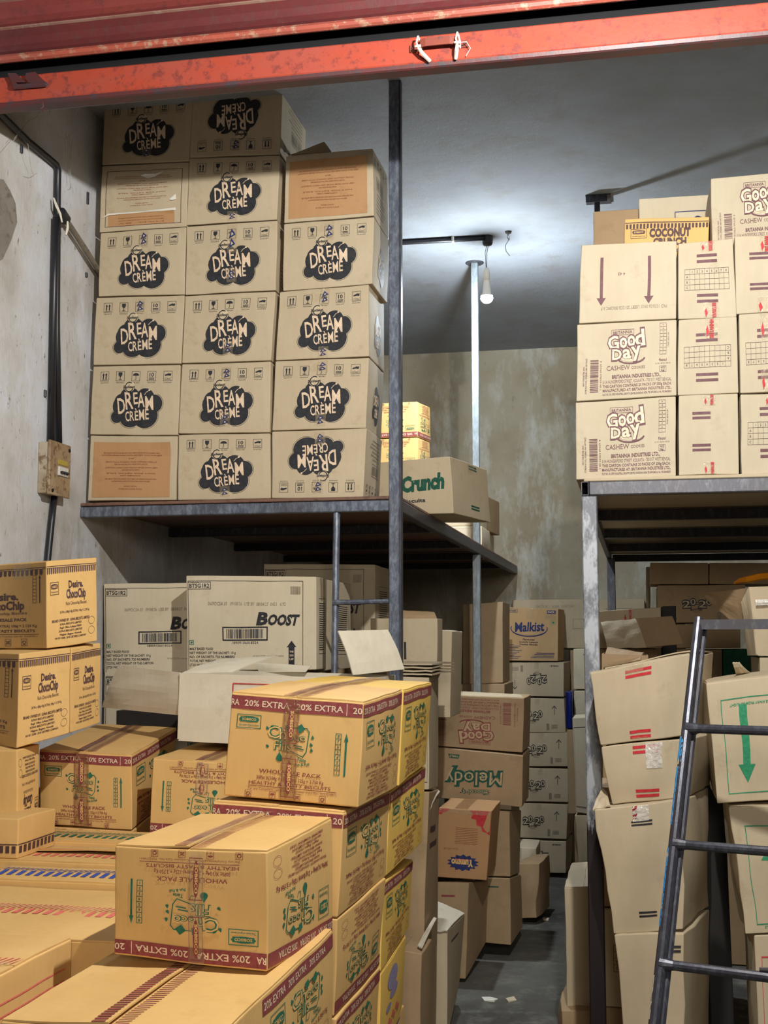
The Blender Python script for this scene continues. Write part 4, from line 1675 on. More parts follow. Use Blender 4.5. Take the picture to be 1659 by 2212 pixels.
def dreambox(tl, tr, br, bl, label, art='up', side='icons', tape=True, D=.34, tp=None):
    P = Q(tl, tr, br, bl, DY, D)
    ar = []
    tapes = []
    if art == 'torn':
        ar.append(('F', KF, False, (.08, .28, .88, .92)))
        ar.append(('F', A_frameonly('dbrown'), False, (0, 0, 1, 1)))
    if art == 'up':
        ar.append(('F', DR, False))
    elif art == 'inv':
        ar.append(('F', DR, True))
    if side == 'cloud':
        ar.append(('R', DSC, False))
    elif side == 'icons':
        ar.append(('R', DS, art == 'inv'))
    for q in (tp or ()):
        tapes.append(('F', .46, q[0], .57, q[1], 'tape_clear', CH))
    o = carton(label, P, 'tan', ar, tapes, group=GD)
    if art == 'kraft' or art == 'torn':
        wp = BOXES[-1][1]
        V, F_, MI, mm = [], [], [], ['orange_brown']
        nn = 8
        u0, u1, v0, v1 = (.05, .93, .05, .90) if art == 'kraft' else (.10, .86, .07, .25)
        for sd in (0, 1):
            for j in range(nn + 1):
                for i in range(nn + 1):
                    u, v = u0 + (u1 - u0) * i / nn, v0 + (v1 - v0) * j / nn
                    cur = .010 * max(0, (i / nn + j / nn) - 1.75) * 4
                    V.append(wp(u, 0, v, 'F', .0016 + cur - sd * .0009))
        m_ = (nn + 1) ** 2
        for j in range(nn):
            for i in range(nn):
                k = j * (nn + 1) + i
                F_.append((k, k + 1, k + nn + 2, k + nn + 1))
                F_.append((m_ + k, m_ + k + nn + 1, m_ + k + nn + 2, m_ + k + 1))
        for j in range(nn):
            for p0, p1 in ((j * (nn + 1), (j + 1) * (nn + 1)), (j * (nn + 1) + nn, (j + 1) * (nn + 1) + nn), (j, j + 1), (nn * (nn + 1) + j, nn * (nn + 1) + j + 1)):
                F_.append((p0, p1, p1 + m_, p0 + m_))
        MI = [0] * len(F_)
        put_art(wp, 'F', KF if art == 'kraft' else KL, False, V, F_, MI, mm, (u0 + .03, v0 + .02, u1 - .03, v1 - .03), base=.0026)
        build('paper_label', V, F_, mm, MI, parent=o)
    return o


A1 = dreambox((226, 222), (418, 205), (409, 348), (220, 356), 'shaded upright cloud-logo carton at the very top of the left column', tp=[(.05, .25)])
dreambox((220, 358), (408, 350), (403, 489), (214, 501), 'carton with torn paper over an orange strip, second from top of the left column', 'torn')
torn = BOXES[-1]
dreambox((217, 503), (402, 490), (399, 636), (212, 640), 'upright cloud-logo carton beside the slanting pole, third from top of left column', tp=[(.72, .99)])
dreambox((208, 643), (398, 638), (391, 786), (201, 789), 'upright cloud-logo carton, fourth down the left column, tape over its umbrella icon', tp=[(.74, .97)])
dreambox((201, 791), (389, 788), (384, 940), (194, 939), 'clean upright cloud-logo carton directly above the bottom orange-sheet carton', tp=[])
dreambox((195, 941), (383, 942), (380, 1080), (189, 1082), 'carton with an intact orange paper sheet at the bottom of the left column', 'kraft')
dreambox((419, 203), (610, 187), (605, 333), (409, 340), 'upside-down cloud-logo carton in shadow at the top of the middle column', 'inv', tp=[(.06, .26)])
dreambox((409, 342), (605, 335), (597, 474), (402, 486), 'half-shaded cloud-logo carton second from top of the middle column', tp=[(.02, .16)])
dreambox((403, 489), (599, 476), (595, 626), (401, 637), 'cloud-logo carton with long tape over the logo, third in middle column', tp=[(.56, .98), (.14, .34)])
dreambox((400, 639), (595, 629), (585, 779), (393, 785), 'darker cloud-logo carton fourth down in the middle column', tp=[(.1, .3)])
dreambox((393, 787), (585, 781), (583, 934), (385, 937), 'upright cloud-logo carton just above the bottom of the middle column', tp=[(.08, .3), (.75, .95)])
dreambox((385, 939), (583, 936), (584, 1077), (383, 1080), 'cloud-logo carton at the bottom of the middle column', tp=[(.04, .2)])
dreambox((617, 337), (805, 320), (807, 466), (613, 482), 'carton with an orange paper sheet at the top of the right column', 'kraft', D=.27)
topC = BOXES[-1]
dreambox((613, 484), (808, 468), (804, 613), (611, 629), 'cloud-logo carton under the orange-sheet carton beside the loft post', side='cloud', tp=[(.7, .98)], D=.27)
dreambox((604, 631), (797, 614), (797, 770), (595, 778), 'wide cloud-logo carton in the middle of the right column', side='cloud', tp=[(.0, .16), (.75, .99)], D=.27)
dreambox((595, 780), (797, 772), (790, 924), (588, 930), 'upright cloud-logo carton above the upside-down one beside the post', side='cloud', tp=[(.04, .22), (.8, .98)], D=.27)
dreambox((588, 932), (793, 925), (784, 1075), (586, 1076), 'bright upside-down cloud-logo carton at the bottom of the right column', 'inv', tp=[(.78, .97), (.06, .26)], D=.27)
# torn plastic on the second carton of the left column, raised flap on the right column
o, wp = torn
for pts in (((.03, .20), (.10, .255), (.2, .27), (.55, .262), (.72, .285), (.88, .29), (.88, .255), (.6, .245), (.3, .245), (.12, .235)), ((.46, .82), (.55, .765), (.62, .79), (.74, .86), (.63, .835), (.52, .835)), ((.80, .42), (.88, .50), (.88, .42), (.84, .405))):
    c_ = [wp(u, 0, v, 'F', .0045 + .004 * (i % 2)) for i, (u, v) in enumerate(pts)]
    V = [tuple(p) for p in c_] + [tuple(p + Vector((0, .001, 0))) for p in c_]
    n_ = len(c_)
    tri = geometry.tessellate_polygon([[Vector((p.x, p.z, 0)) for p in c_]])
    F_ = [tuple(t) for t in tri] + [tuple(i + n_ for i in t)[::-1] for t in tri] + [(i, (i + 1) % n_, (i + 1) % n_ + n_, i + n_) for i in range(n_)]
    build('torn_edge', V, F_, ['paper_white'], None, o)
o, wp = topC
a_, b_, c_ = at(700, 306, DY + .10), at(716, 328, DY + .02), at(630, 334, DY + .06)
d__ = at(624, 336, DY + .13)
plate('flap', [c_, b_, a_, d__], 'tan_dark', .004, o, 4, .002)

# ---- on the left loft behind the post
YB = 'yellow biscuit cartons on the left loft'
SIDE = A_choco_side()
SIDEI = A_choco_side()
lo_z = 2.0
carton('upper yellow carton behind the loft post, against the rear wall', Q((800, 872), (902, 868), (902, 943), (800, 948), 6.45, .36, far=((929, 880), (930, 955), 6.85)), 'yellow', [('F', A_choco(), True), ('R', SIDE, True)], group=YB)
carton('lower yellow carton half hidden behind the beige carton with green lettering', Q((800, 950), (902, 945), (902, 1010), (800, 1012), 6.45, .36, far=((928, 956), (929, 1015), 6.85)), 'yellow', [('F', A_choco(), True), ('R', SIDE, True)], group=YB)
zz_ = at(850, 1012, 6.45).z
carton('plain beige carton under the yellow cartons on the left loft', ZB(at(800, 1012, 6.4).x, at(903, 1012, 6.4).x, 6.40, 6.80, lo_z, zz_ - .004), 'tan')
AB = A_redbars('dgreen', (.92, .20), .03, .58, .05, .22)
carton('beige carton with green lettering overhanging the edge of the left loft', Q((742, 1004), (972, 986), (980, 1109), (748, 1112), 4.93, .42, yaw=13.5), 'tan', [('F', A_crunch(), False), ('R', AB, False)], [('R', .42, .80, .62, 1.0, 'tape_clear', None)])
gP = at(1020, 1137, 6.2)
carton('beige carton with a thin printed frame behind the loft edge beam', ZB(gP.x - .30, gP.x, 6.6, 6.95, lo_z, at(1000, 1137, 6.6).z), 'tan_light', [('F', A_frameonly('dbrown'), False)])
carton('beige carton lying on the framed one, under the green-lettered carton', ZB(gP.x - .34, gP.x - .015, 6.62, 6.95, at(1000, 1137, 6.6).z + .003, at(1000, 1105, 6.6).z), 'tan_light', [('F', A_frameonly('brown'), False)])
e0 = at(1059, 1147, 7.5)
carton('small brown carton with ragged tape at the rear end of the left loft', ZB(e0.x - .20, e0.x, 7.45, 7.85, e0.z, at(1059, 1072, 7.5).z, yaw=-6), 'tan_dark', [('F', A_mark(), False)])
carton('brown carton at the rear end of the left loft under the ragged-tape one', ZB(e0.x - .22, e0.x - .02, 7.46, 7.86, lo_z, e0.z - .003), 'tan', [])

# ---- on the right loft
RG = 'maroon-print cartons stacked on the right loft'
GY = 3.925
G1 = A_goodday()
def stamp(flip=False):
    a = Art(60, 90)
    a.text('red', 'BRITANNIA', 34, 45, 16, 84, 90 if flip else -90, bold=.03)
    a.poly('red', [(8, 8), (16, 30), (10, 60), (4, 40)])
    return a
ST, ST2 = stamp(), stamp(True)
carton('carton printed with cashew cookies at the bottom of the right loft stack', Q((1243, 870), (1460, 856), (1461, 1028), (1244, 1037), GY, .34), 'tan_loft', [('F', G1, False)], group=RG)
carton('carton printed with cashew cookies under the two-arrow carton', Q((1247, 701), (1462, 690), (1462, 854), (1245, 867), GY, .34), 'tan_loft', [('F', G1, False)], group=RG)
carton('carton with two long maroon down arrows on the right loft', Q((1256, 529), (1462, 520), (1461, 688), (1250, 699), GY, .34), 'tan_loft', [('F', A_arrows(), False)], group=RG)
GA, GB = A_grid(), A_grid()
NB = Art(190, 240)
for y in (180, 166, 84, 70):
    NB.rect('plum', 44, y, 58, 8)
carton('narrow carton with bar marks only, bottom of the middle loft column', Q((1466, 855), (1594, 850), (1597, 1025), (1466, 1027), GY, .34), 'tan_loft', [('F', NB, False)],
       [('F', .42, .86, .62, 1.0, 'tape_clear', ST), ('F', .42, 0, .62, .16, 'tape_clear', ST)], group=RG)
carton('narrow carton with an upside-down grid table, middle loft column', Q((1465, 691), (1592, 684), (1595, 849), (1464, 855), GY, .34), 'tan_loft', [('F', GA, True)],
       [('F', .46, .72, .72, 1.0, 'tape_clear', ST2)], group=RG)
carton('narrow carton with an upright numbered grid table, top of the middle loft column', Q((1465, 526), (1584, 515), (1592, 685), (1465, 689), GY, .34), 'tan_loft', [('F', GB, False)],
       [('F', .40, .86, .66, 1.0, 'tape_clear', ST), ('F', .44, 0, .70, .2, 'tape_clear', ST)], group=RG)
carton('carton with a grid table at the right picture edge, bottom loft row', Q((1599, 852), (1725, 848), (1727, 1022), (1602, 1025), GY, .34), 'tan_loft', [('F', GB, False)], [('F', .42, .84, .66, 1.0, 'tape_clear', ST)], group=RG)
carton('carton with a faint grid table at the right picture edge, middle loft row', Q((1596, 679), (1722, 672), (1727, 846), (1599, 850), GY, .34), 'tan_loft', [('F', GA, True)], [('F', .36, .66, .62, 1.0, 'tape_clear', ST), ('F', .36, 0, .62, .3, 'tape_clear', ST)], group=RG)
carton('carton with bar marks and red tape at the right picture edge, top loft row', Q((1587, 511), (1722, 505), (1725, 671), (1591, 679), GY, .34), 'tan_loft', [('F', NB, False)], [('F', .40, .78, .66, 1.0, 'tape_clear', ST2), ('F', .34, 0, .66, .2, 'tape_clear', ST)], group=RG)
carton('tall cashew cookies carton on top at the right picture edge', Q((1535, 386), (1742, 366), (1745, 538), (1539, 551), GY + .15, .34), 'tan_loft', [('F', G1, False)], group=RG)
z3 = at(1350, 524, GY).z + .01
def onz(x0, x1, ytop, Y, D, *a, **k):
    A_, B_ = at(x0, ytop, Y), at(x1, ytop, Y)
    return ZB(A_.x, B_.x, Y, Y + D, z3, A_.z)
carton('small yellow carton with bold dark block lettering on the right loft stack', Q((1349, 473), (1532, 468), (1530, 566), (1347, 571), 4.10, .18), 'yellow', [('F', A_coco(), False)])
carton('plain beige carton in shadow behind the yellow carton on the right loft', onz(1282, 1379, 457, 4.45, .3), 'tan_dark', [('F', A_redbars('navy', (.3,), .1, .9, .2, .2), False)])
bl = Art(300, 260)
bl.frame('navy', 130, 60, 200, 150, 3)
bl.text('navy', 'G', 205, 130, 60, 50, bold=.06)
carton('beige carton with a blue printed frame behind the yellow carton', onz(1380, 1560, 430, 4.42, .3), 'tan_light', [('F', bl, False)])

# ---- malt drink cartons below the left loft
BS, BSS = A_boost(), A_boost_side()
MG = 'malt food cartons with part-code label under the left loft'
BY = 4.27
carton('front malt food carton with part-code label, directly left of the ladder rail', Q((402, 1243), (683, 1246), (683, 1447), (404, 1449), BY, .14), 'tan_light', [('F', BS, False), ('R', BSS, False)], [('R', .35, .75, .6, 1.0, 'tape_brown', None)], group=MG)
carton('malt food carton at the left, partly behind the yellow cartons', Q((224, 1261), (492, 1258), (493, 1450), (225, 1453), BY + .155, .27), 'tan_light', [('F', BS, False)], group=MG)
b_ = at(718, 1300, BY + .30)
carton('malt food carton just behind the front one, showing only its side', ZB(at(500, 1300, BY + .16).x, at(706, 1300, BY + .16).x, BY + .155, BY + .55, at(402, 1447, BY + .16).z, at(700, 1252, BY + .16).z), 'tan_light', [('R', BSS, False)], group=MG)
carton('rearmost malt food carton seen between ladder rail and loft post', Q((570, 1218), (810, 1220), (810, 1420), (570, 1420), 5.10, .3), 'tan', [('F', BS, False), ('R', BSS, False)], group=MG)
zlow = at(402, 1449, BY).z - .006
for (xa_, xb_, lb_, yy) in ((404, 683, 'malt food carton in the lower row under the front one', BY), (226, 490, 'malt food carton in the lower row below the left one, code label showing', BY + .155)):
    A_, B_ = at(xa_, 1455, yy), at(xb_, 1455, yy)
    dp_ = .14 if yy == BY else .3
    carton(lb_, ZB(A_.x, B_.x, yy, yy + dp_, zlow - .36, zlow), 'tan_light', [('F', BS, False)], group=MG)
    for q in range(2):
        carton('plain base carton of the malt food stack', ZB(A_.x, B_.x, yy, yy + dp_, zlow - .366 - .34 * (q + 1), zlow - .366 - .34 * q - .006), 'tan', group='plain base cartons under the malt food stack')
zr_ = at(570, 1420, 5.10).z
carton('tall plain carton holding up the rearmost malt food carton', ZB(at(570, 1400, 5.10).x, at(810, 1400, 5.10).x, 5.10, 5.40, 0.003, zr_ - .004), 'tan_dark', [])

# black box in the gap below the loose white flap
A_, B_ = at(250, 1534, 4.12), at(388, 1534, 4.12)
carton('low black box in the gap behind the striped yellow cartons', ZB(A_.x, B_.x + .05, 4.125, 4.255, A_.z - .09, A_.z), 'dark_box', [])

# ---- large open white carton lying in front of the left loft
OY = 3.72
P = Q((388, 1454), (800, 1466), (800, 1622), (383, 1600), OY, .40)
W0 = Art(420, 160)
W0.frame('red', 122, -40, 200, 180, 2.2)
def open_carton(label, P, mat, art=None, th=.0045, openface='T', inner='tan_dark', group=None):
    """carton without its top: five real walls"""
    SEED[0] += 1
    g = lambda i, j, k: P[i][j][k]
    o = None
    V, F, MI, mats = [], [], [], [mat]

    def wall(pts, bow, nrm, s):
        A, B, C_, D_ = pts
        n = 6
        b0 = len(V)
        for side in (0, 1):
            for j in range(n + 1):
                for i in range(n + 1):
                    u, v = i / n, j / n
                    p = A * (1 - u) * (1 - v) + B * u * (1 - v) + C_ * u * v + D_ * (1 - u) * v
                    w = bow * math.sin(math.pi * u) * math.sin(math.pi * v) + noise.noise(Vector((u * 3 + s, v * 3, s))) * .002
                    V.append(p + nrm * (w - side * th))
        m_ = (n + 1) ** 2
        for j in range(n):
            for i in range(n):
                k = b0 + j * (n + 1) + i
                F.append((k, k + 1, k + n + 2, k + n + 1))
                F.append((m_ + k, m_ + k + n + 1, m_ + k + n + 2, m_ + k + 1))
        for j in range(n):
            for p0, p1 in ((b0 + j * (n + 1) + n + 1, b0 + j * (n + 1)), (b0 + j * (n + 1) + n, b0 + (j + 1) * (n + 1) + n), (b0 + j, b0 + j + 1), (b0 + n * (n + 1) + j + 1, b0 + n * (n + 1) + j)):
                F.append((p0, p1, p1 + m_, p0 + m_))
    fr = (g(1, 0, 0) - g(0, 0, 0)).cross(g(0, 0, 1) - g(0, 0, 0)).normalized()
    rt = (g(1, 1, 0) - g(1, 0, 0)).cross(g(1, 0, 1) - g(1, 0, 0)).normalized()
    wall((g(0, 0, 0), g(1, 0, 0), g(1, 0, 1), g(0, 0, 1)), .003, fr, 1)
    wall((g(1, 0, 0), g(1, 1, 0), g(1, 1, 1), g(1, 0, 1)), .003, rt, 2)
    wall((g(1, 1, 0), g(0, 1, 0), g(0, 1, 1), g(1, 1, 1)), .003, -fr, 3)
    wall((g(0, 1, 0), g(0, 0, 0), g(0, 0, 1), g(0, 1, 1)), .003, -rt, 4)
    wall((g(0, 1, 0), g(1, 1, 0), g(1, 0, 0), g(0, 0, 0)), .0, Vector((0, 0, -1)), 5)
    MI += [0] * len(F)
    if art:
        wp = Warp(P, .001, 1, .003, .001)
        for spec in art:
            win = spec[3] if len(spec) > 3 else (0, 0, 1, 1)
            put_art(wp, spec[0], spec[1], spec[2], V, F, MI, mats, win, base=.002)
    o = build('open_carton', V, F, mats, MI)
    tag(o, label, 'carton', group)
    return o


oc = open_carton('large open whitish carton with loose flaps in front of the left loft ladder', P, 'white_card', [('F', W0, False)])
yb = OY + .40
plate('flap', [at(220, 1528, OY + .20), at(386, 1545, OY + .01), at(388, 1453, OY + .01), at(257, 1436, OY + .14)], 'white_card', .0045, oc, 8, .006, seed=5)
plate('flap', [at(389, 1455, OY + .01), at(500, 1452, OY + .06), at(597, 1416, OY + .18), at(473, 1424, OY + .16)], 'white_card', .0045, oc, 8, .003, seed=6)
plate('flap', [at(763, 1458, OY + .14), at(874, 1446, OY + .30), at(838, 1360, OY + .30), at(730, 1363, OY + .16)], 'white_card', .0045, oc, 8, .006, seed=7)
plate('flap', [at(560, 1452, yb), at(660, 1452, yb - .03), at(672, 1439, yb - .02), at(548, 1430, yb)], 'white_card', .0045, oc, 6, .002, seed=8)

# ---- tall front stack of striped yellow cartons
FG = 'yellow cartons with a maroon twenty percent band in the front stack'
CF, CS = A_choco(), A_choco_side()
SB = Art(60, 200)
for y0 in (8, 112):
    SB.frame('maroon', 4, y0, 50, 74, 1.4)
    SB.ell('maroon', 30, y0 + 37, 11, 33)
    SB.text('cardy', 'SOBISCO', 26, y0 + 37, 11, 52, -90, bold=.04, lay=2)
FT = [('F', .42, 0, .54, 1.0, 'tape_brown', SB)]
SY = 2.75
top1 = carton('nearest top carton of the tall yellow stack, taped down its front', Q((500, 1496), (785, 1519), (775, 1745), (483, 1718), SY, .47, far=((870, 1491), (858, 1700), SY + .47)),
              'yellow', [('F', CF, False), ('R', CS, False)], FT, ('y', ('maroon', 'maroon'), (.0, .002), 'tape_brown'), FG, bulge=.004)
top2 = carton('second top carton of the tall yellow stack, behind the taped one', Q((628, 1474), (872, 1491), (862, 1698), (612, 1680), SY + .49, .40, far=((933, 1476), (920, 1651), SY + .93)),
              'yellow_bright', [('R', CS, False)], [], ('y', ('maroon', 'maroon'), (.002, .0), 'tape_brown'), FG, bulge=.004)
carton('second-row carton of the front stack, its band showing above the big inverted carton', Q((460, 1733), (742, 1757), (730, 1983), (450, 1952), SY - .02, .47, far=((842, 1708), (833, 1893), SY + .47)),
       'yellow', [('F', CF, False), ('R', CS, False)], [], ('y', None, (.001, .0)), FG, bulge=.004)
carton('second-row carton at the rear of the front stack, above the aisle', Q((612, 1686), (843, 1709), (834, 1893), (606, 1870), SY + .49, .42, far=((919, 1654), (913, 1819), SY + .95)),
       'yellow_bright', [('R', CS, False)], [], None, FG)
carton('third-row carton of the front stack with its side print upside down', Q((450, 1956), (729, 1986), (722, 2196), (450, 2168), SY - .02, .47, far=((833, 1896), (819, 2087), SY + .45)),
       'yellow', [('R', CS, True)], [], None, FG)
carton('third-row rear carton of the front stack with a maroon band on top', Q((606, 1874), (830, 1906), (822, 2100), (604, 2074), SY + .47, .42, far=((892, 1856), (884, 2003), SY + .93)),
       'yellow_bright', [('R', CS, False)], [], None, FG)
P4 = Q((450, 2172), (726, 2200), (716, 2420), (446, 2390), SY - .02, .47, far=((821, 2090), (810, 2290), SY + .45))
carton('fourth-row carton of the front stack, cut by the bottom picture edge', P4, 'yellow', [('R', CS, False)], [], None, FG)
lv = Art(300, 232)
for (px, py, w, h) in ((70, 150, 120, 60), (100, 120, 90, 36), (60, 100, 60, 20)):
    lv.ell('lav', px + w / 2, py + h / 2, w / 2, h / 2)
for k in range(7):
    lv.ell('pink', 80 + k * 22, 50 + (k * 17) % 30, 14, 9)
lv.rect('blue', 0, 4, 300, 5)
carton('brighter yellow carton with lavender print low at the rear of the front stack', Q((604, 2078), (823, 2106), (818, 2300), (600, 2280), SY + .47, .40, far=((877, 2022), (868, 2190), SY + .87)),
       'yellow_bright', [('R', lv, False)], [], ('y', None, (.0, .0)), FG)
gz0 = P4[0][0][0].z
bx0, bx1 = P4[0][0][0].x, P4[1][0][0].x - .01
for q in range(2):
    carton('base carton hidden low in the front yellow stack', ZB(bx0, bx1, SY, SY + .9, gz0 - .012 - (q + 1) * (gz0 - .03) / 2, gz0 - .022 - q * (gz0 - .03) / 2), 'yellow', group='base cartons of the front yellow stack')

# ---- big upside-down carton and the carton below it
BY_ = 2.27
carton('large upside-down yellow carton with stripes along its lid seam, front centre', Q((247, 1829), (578, 1841), (578, 2100), (245, 2062), BY_, .45, far=((716, 1769), (718, 2018), BY_ + .45)),
       'yellow', [('F', CF, True), ('R', CS, True)], [('F', .50, 0, .60, 1.0, 'tape_clear', SB)], ('y', ('maroon', 'maroon', .0105), (.004, .0), 'tape_clear'), bulge=.004)
zt_ = .886
eL, eR = at(130, 2130, 2.1), at(582, 2130, 2.1)
xl_ = atZ(110, 2130, zt_).x
xr_ = atZ(590, 2122, zt_).x
carton('nearest yellow carton at the bottom edge, seen from above with striped lid seam', ZB(xl_, xr_, 1.93, 2.66, zt_ - .235, zt_ - .008), 'yellow', [('R', CS, False, (.3, 0, 1, 1))], [],
       ('y', ('maroon', 'maroon', .0125), (.006, .001)), bulge=.003)
for q in range(2):
    carton('base carton under the nearest yellow carton', ZB(xl_ + .01, xr_ - .01, 1.95, 2.64, zt_ - .245 - (q + 1) * .333, zt_ - .25 - q * .333), 'yellow', group='base cartons under the nearest yellow carton')

# ---- field of taped yellow lids, lower left
def lid(label, y0, y1, xr, z, col, lift, mat='yellow', dz=(0, 0, 0, 0), xl=-2.0, h=.2, arts=(), yaw=0, tape='tape_clear'):
    return carton(label, ZB(xl, xr, y0, y1, z - h, z, dz, yaw), mat, arts, [], ('x', (col, col, .021), lift, tape), 'flat yellow cartons laid side by side at lower left', bulge=.002)


SR = Art(300, 200)
for k in range(3):
    SR.icon(('recycle', 'umb', 'x')[k], 40 + k * 80, 120, 38, 'pink', 1.4)
for k in range(3):
    SR.rect('pink', 20, 92 - k * 22, 250, 3)
def xz(px, py, z):
    return atZ(px, py, z)
zt2 = .90
e_ = xz(155, 2032, zt2)
d_ = xz(243, 2012, zt2)
lid('flat yellow carton with pink dashes at the bottom left edge, lid edge curling up', e_.y - .46, e_.y, e_.x, zt2, 'pink', (.0, .0), dz=(0, .006, 0, .004), arts=[('R', SR, True)])
y1_ = e_.y + .005
lid('flat yellow carton with pink dashes and a shaded open end, behind the nearest flat one', y1_, 2.845, e_.x + .10, zt2 - .002, 'pink', (.004, .0), arts=[('R', SR, True)])
lid('flat yellow carton with bright blue dashes along its lid seam', 2.85, 3.02, -1.02, zt2 + .015, 'blue', (.008, .0), xl=-1.60)
lid('flat yellow carton filling the corner beside the blue-dashed one', 2.85, 3.02, -1.61, zt2 + .0, 'pink', (.0, .0), xl=-2.0)
lid('flat yellow carton with pink dashes and a lifted flap, behind the blue-dashed one', 3.025, 3.24, -1.25, zt2 + .028, 'pink', (.0, .014))
lid('small flat yellow carton with green dashes beside the big inverted carton', 3.025, 3.24, -.98, zt2 + .01, 'green', (.0, .0), xl=-1.235)
lid('flat yellow carton with green dashes at the back of the lower left field', 3.245, 3.44, -1.02, zt2 + .043, 'green', (.0, .0))
for q in range(3):
    for w in range(2):
        ya = e_.y - .44 + w * .9
        carton('base carton hidden below the flat yellow cartons', ZB(-1.99, e_.x - .02, ya, ya + (.88 if w == 0 else .58), .005 + q * .228, .228 + q * .228), 'yellow', group='base cartons below the flat yellow ones')

# ---- mid-left striped cartons
X1 = Q((85, 1621), (285, 1632), (285, 1793), (86, 1781), 3.47, .5, far=((381, 1574), (372, 1720), 4.10))
carton('yellow carton with maroon band and tape over its logo, left of the white open carton', X1, 'yellow', [('F', CF, False), ('R', CS, False)], [('F', .38, 0, .54, 1.0, 'tape_brown', SB)],
       ('y', ('maroon', 'maroon', .014), (.0, .0), 'tape_brown'), 'yellow banded cartons beside the white open carton')
X1z = X1[0][0][0].z
carton('yellow carton squeezed under the taped banded carton, icon row just showing', Q((86, 1785), (285, 1797), (286, 1935), (87, 1925), 3.465, .5, far=((372, 1725), (368, 1860), 4.10)), 'yellow',
       [('F', CF, True)], [], None, 'yellow banded cartons beside the white open carton')
X2 = Q((330, 1639), (560, 1652), (553, 1812), (322, 1800), 3.46, .55, yaw=-6)
carton('upside-down yellow carton carrying the white open carton', X2, 'yellow', [('F', CF, True)], [('F', .42, .55, .54, 1.0, 'tape_clear', SB)], ('y', ('maroon', 'maroon', .014), (.0, .0), 'tape_brown'),
       'yellow banded cartons beside the white open carton')
x2 = X2[0][0][0]
carton('plain support carton under the upside-down banded carton', ZB(x2.x + .03, x2.x + .30, 3.55, 3.95, .005, x2.z - .01), 'yellow')
carton('plain support carton under the squeezed banded carton', ZB(X1[0][0][0].x + .01, X1[1][0][0].x, 3.5, 4.05, .005, at(87, 1935, 3.47).z - .03), 'yellow')

# ---- dark-brown printed yellow cartons at the left edge
DF, DSD = A_desire_front(), A_desire()


def crop_right(a, frac):
    """keep the right-hand share of an artwork"""
    c_ = Art(a.w * frac, a.h)
    x0_ = a.w * (1 - frac)
    for col, lay, vs, fs in a.items:
        if min(v[0] for v in vs) >= x0_:
            c_.items.append((col, lay, [(x - x0_, y) for x, y in vs], fs))
        elif max(v[0] for v in vs) > x0_ + 4 and len(vs) > 8:
            keep = [f for f in fs if min(vs[i][0] for i in f) >= x0_]
            c_.items.append((col, lay, [(max(x - x0_, 0), y) for x, y in vs], keep))
    return c_


DF2, DF3 = crop_right(DF, .75), crop_right(DF, .6)
LG = 'yellow chocolate chip biscuit cartons at the left edge'
def lbox(label, tlx, tr, tl, bl, br, Yc, Yf, xleft, artR, artF, mat='yellow', tape=True, inv=False):
    """corner edge at tl/bl (depth Yc), right face to tr/br (depth Yf); front face runs left to xleft"""
    C1, C0 = at(tl[0], tl[1], Yc), at(bl[0], bl[1], Yc)
    R1, R0 = at(tr[0], tr[1], Yf), at(br[0], br[1], Yf)
    d = (R0 - C0)
    d.z = 0
    n = Vector((-d.y, d.x, 0)).normalized()
    Wd = (C0.x + 1.985) / -n.x if xleft > .15 else xleft
    L0, L1 = C0 + n * Wd, C1 + n * Wd
    L1.z += tlx
    P = [[[L0, L1], [L0 + (R0 - C0), L1 + (R1 - C1)]], [[C0, C1], [R0, R1]]]
    ar = []
    if artR:
        ar.append(('R', artR, inv))
    if artF:
        ar.append(('F', artF, inv))
    return carton(label, P, mat, ar, [('F', .55, .82, .80, 1.0, 'tape_clear', None)] if tape else [], None, LG)


lbox('chocolate chip carton on top of the left edge stack, below the breaker box conduit', .004, (209, 1204), (100, 1213), (101, 1402), (211, 1385), 3.24, 3.37, .21, DSD, DF2)
lbox('chocolate chip carton in the middle row nearest the left picture edge', .0, (152, 1399), (41, 1412), (36, 1617), (151, 1584), 3.16, 3.28, .17, DSD, DF3, tape=False)
lbox('narrow chocolate chip carton squeezed at the right of the middle row', .0, (218, 1389), (154, 1400), (153, 1584), (217, 1562), 3.29, 3.42, .14, DSD, None, 'yellow', False)
BR = Art(260, 230)
BR.text('dbrown', 'BRAND OWNED BY', 200, 90, 12, 110, bold=.03)
BR.frame('dbrown', 170, 20, 50, 26, 1.4)
lbox('chocolate chip carton with its side print upside down, bottom of the left edge stack', .0, (86, 1606), (37, 1621), (37, 1821), (83, 1790), 3.15, 3.27, .16, DSD, None, 'yellow', False, True)
OV = Art(120, 100)
OV.rect('dbrown', 0, 34, 120, 3)
for k in range(9):
    OV.rect('dbrown', 4 + k * 13, 14, 8, 18)
A_, B_ = at(36, 1770, 3.02), at(36, 1860, 3.02)
carton('yellow carton with an oval strip at the left picture edge, lowest in front', ZB(A_.x - .16, A_.x, 3.03, 3.24, zt2 + .032, A_.z), 'yellow', [('F', OV, False), ('R', OV, False)], [], None, LG)
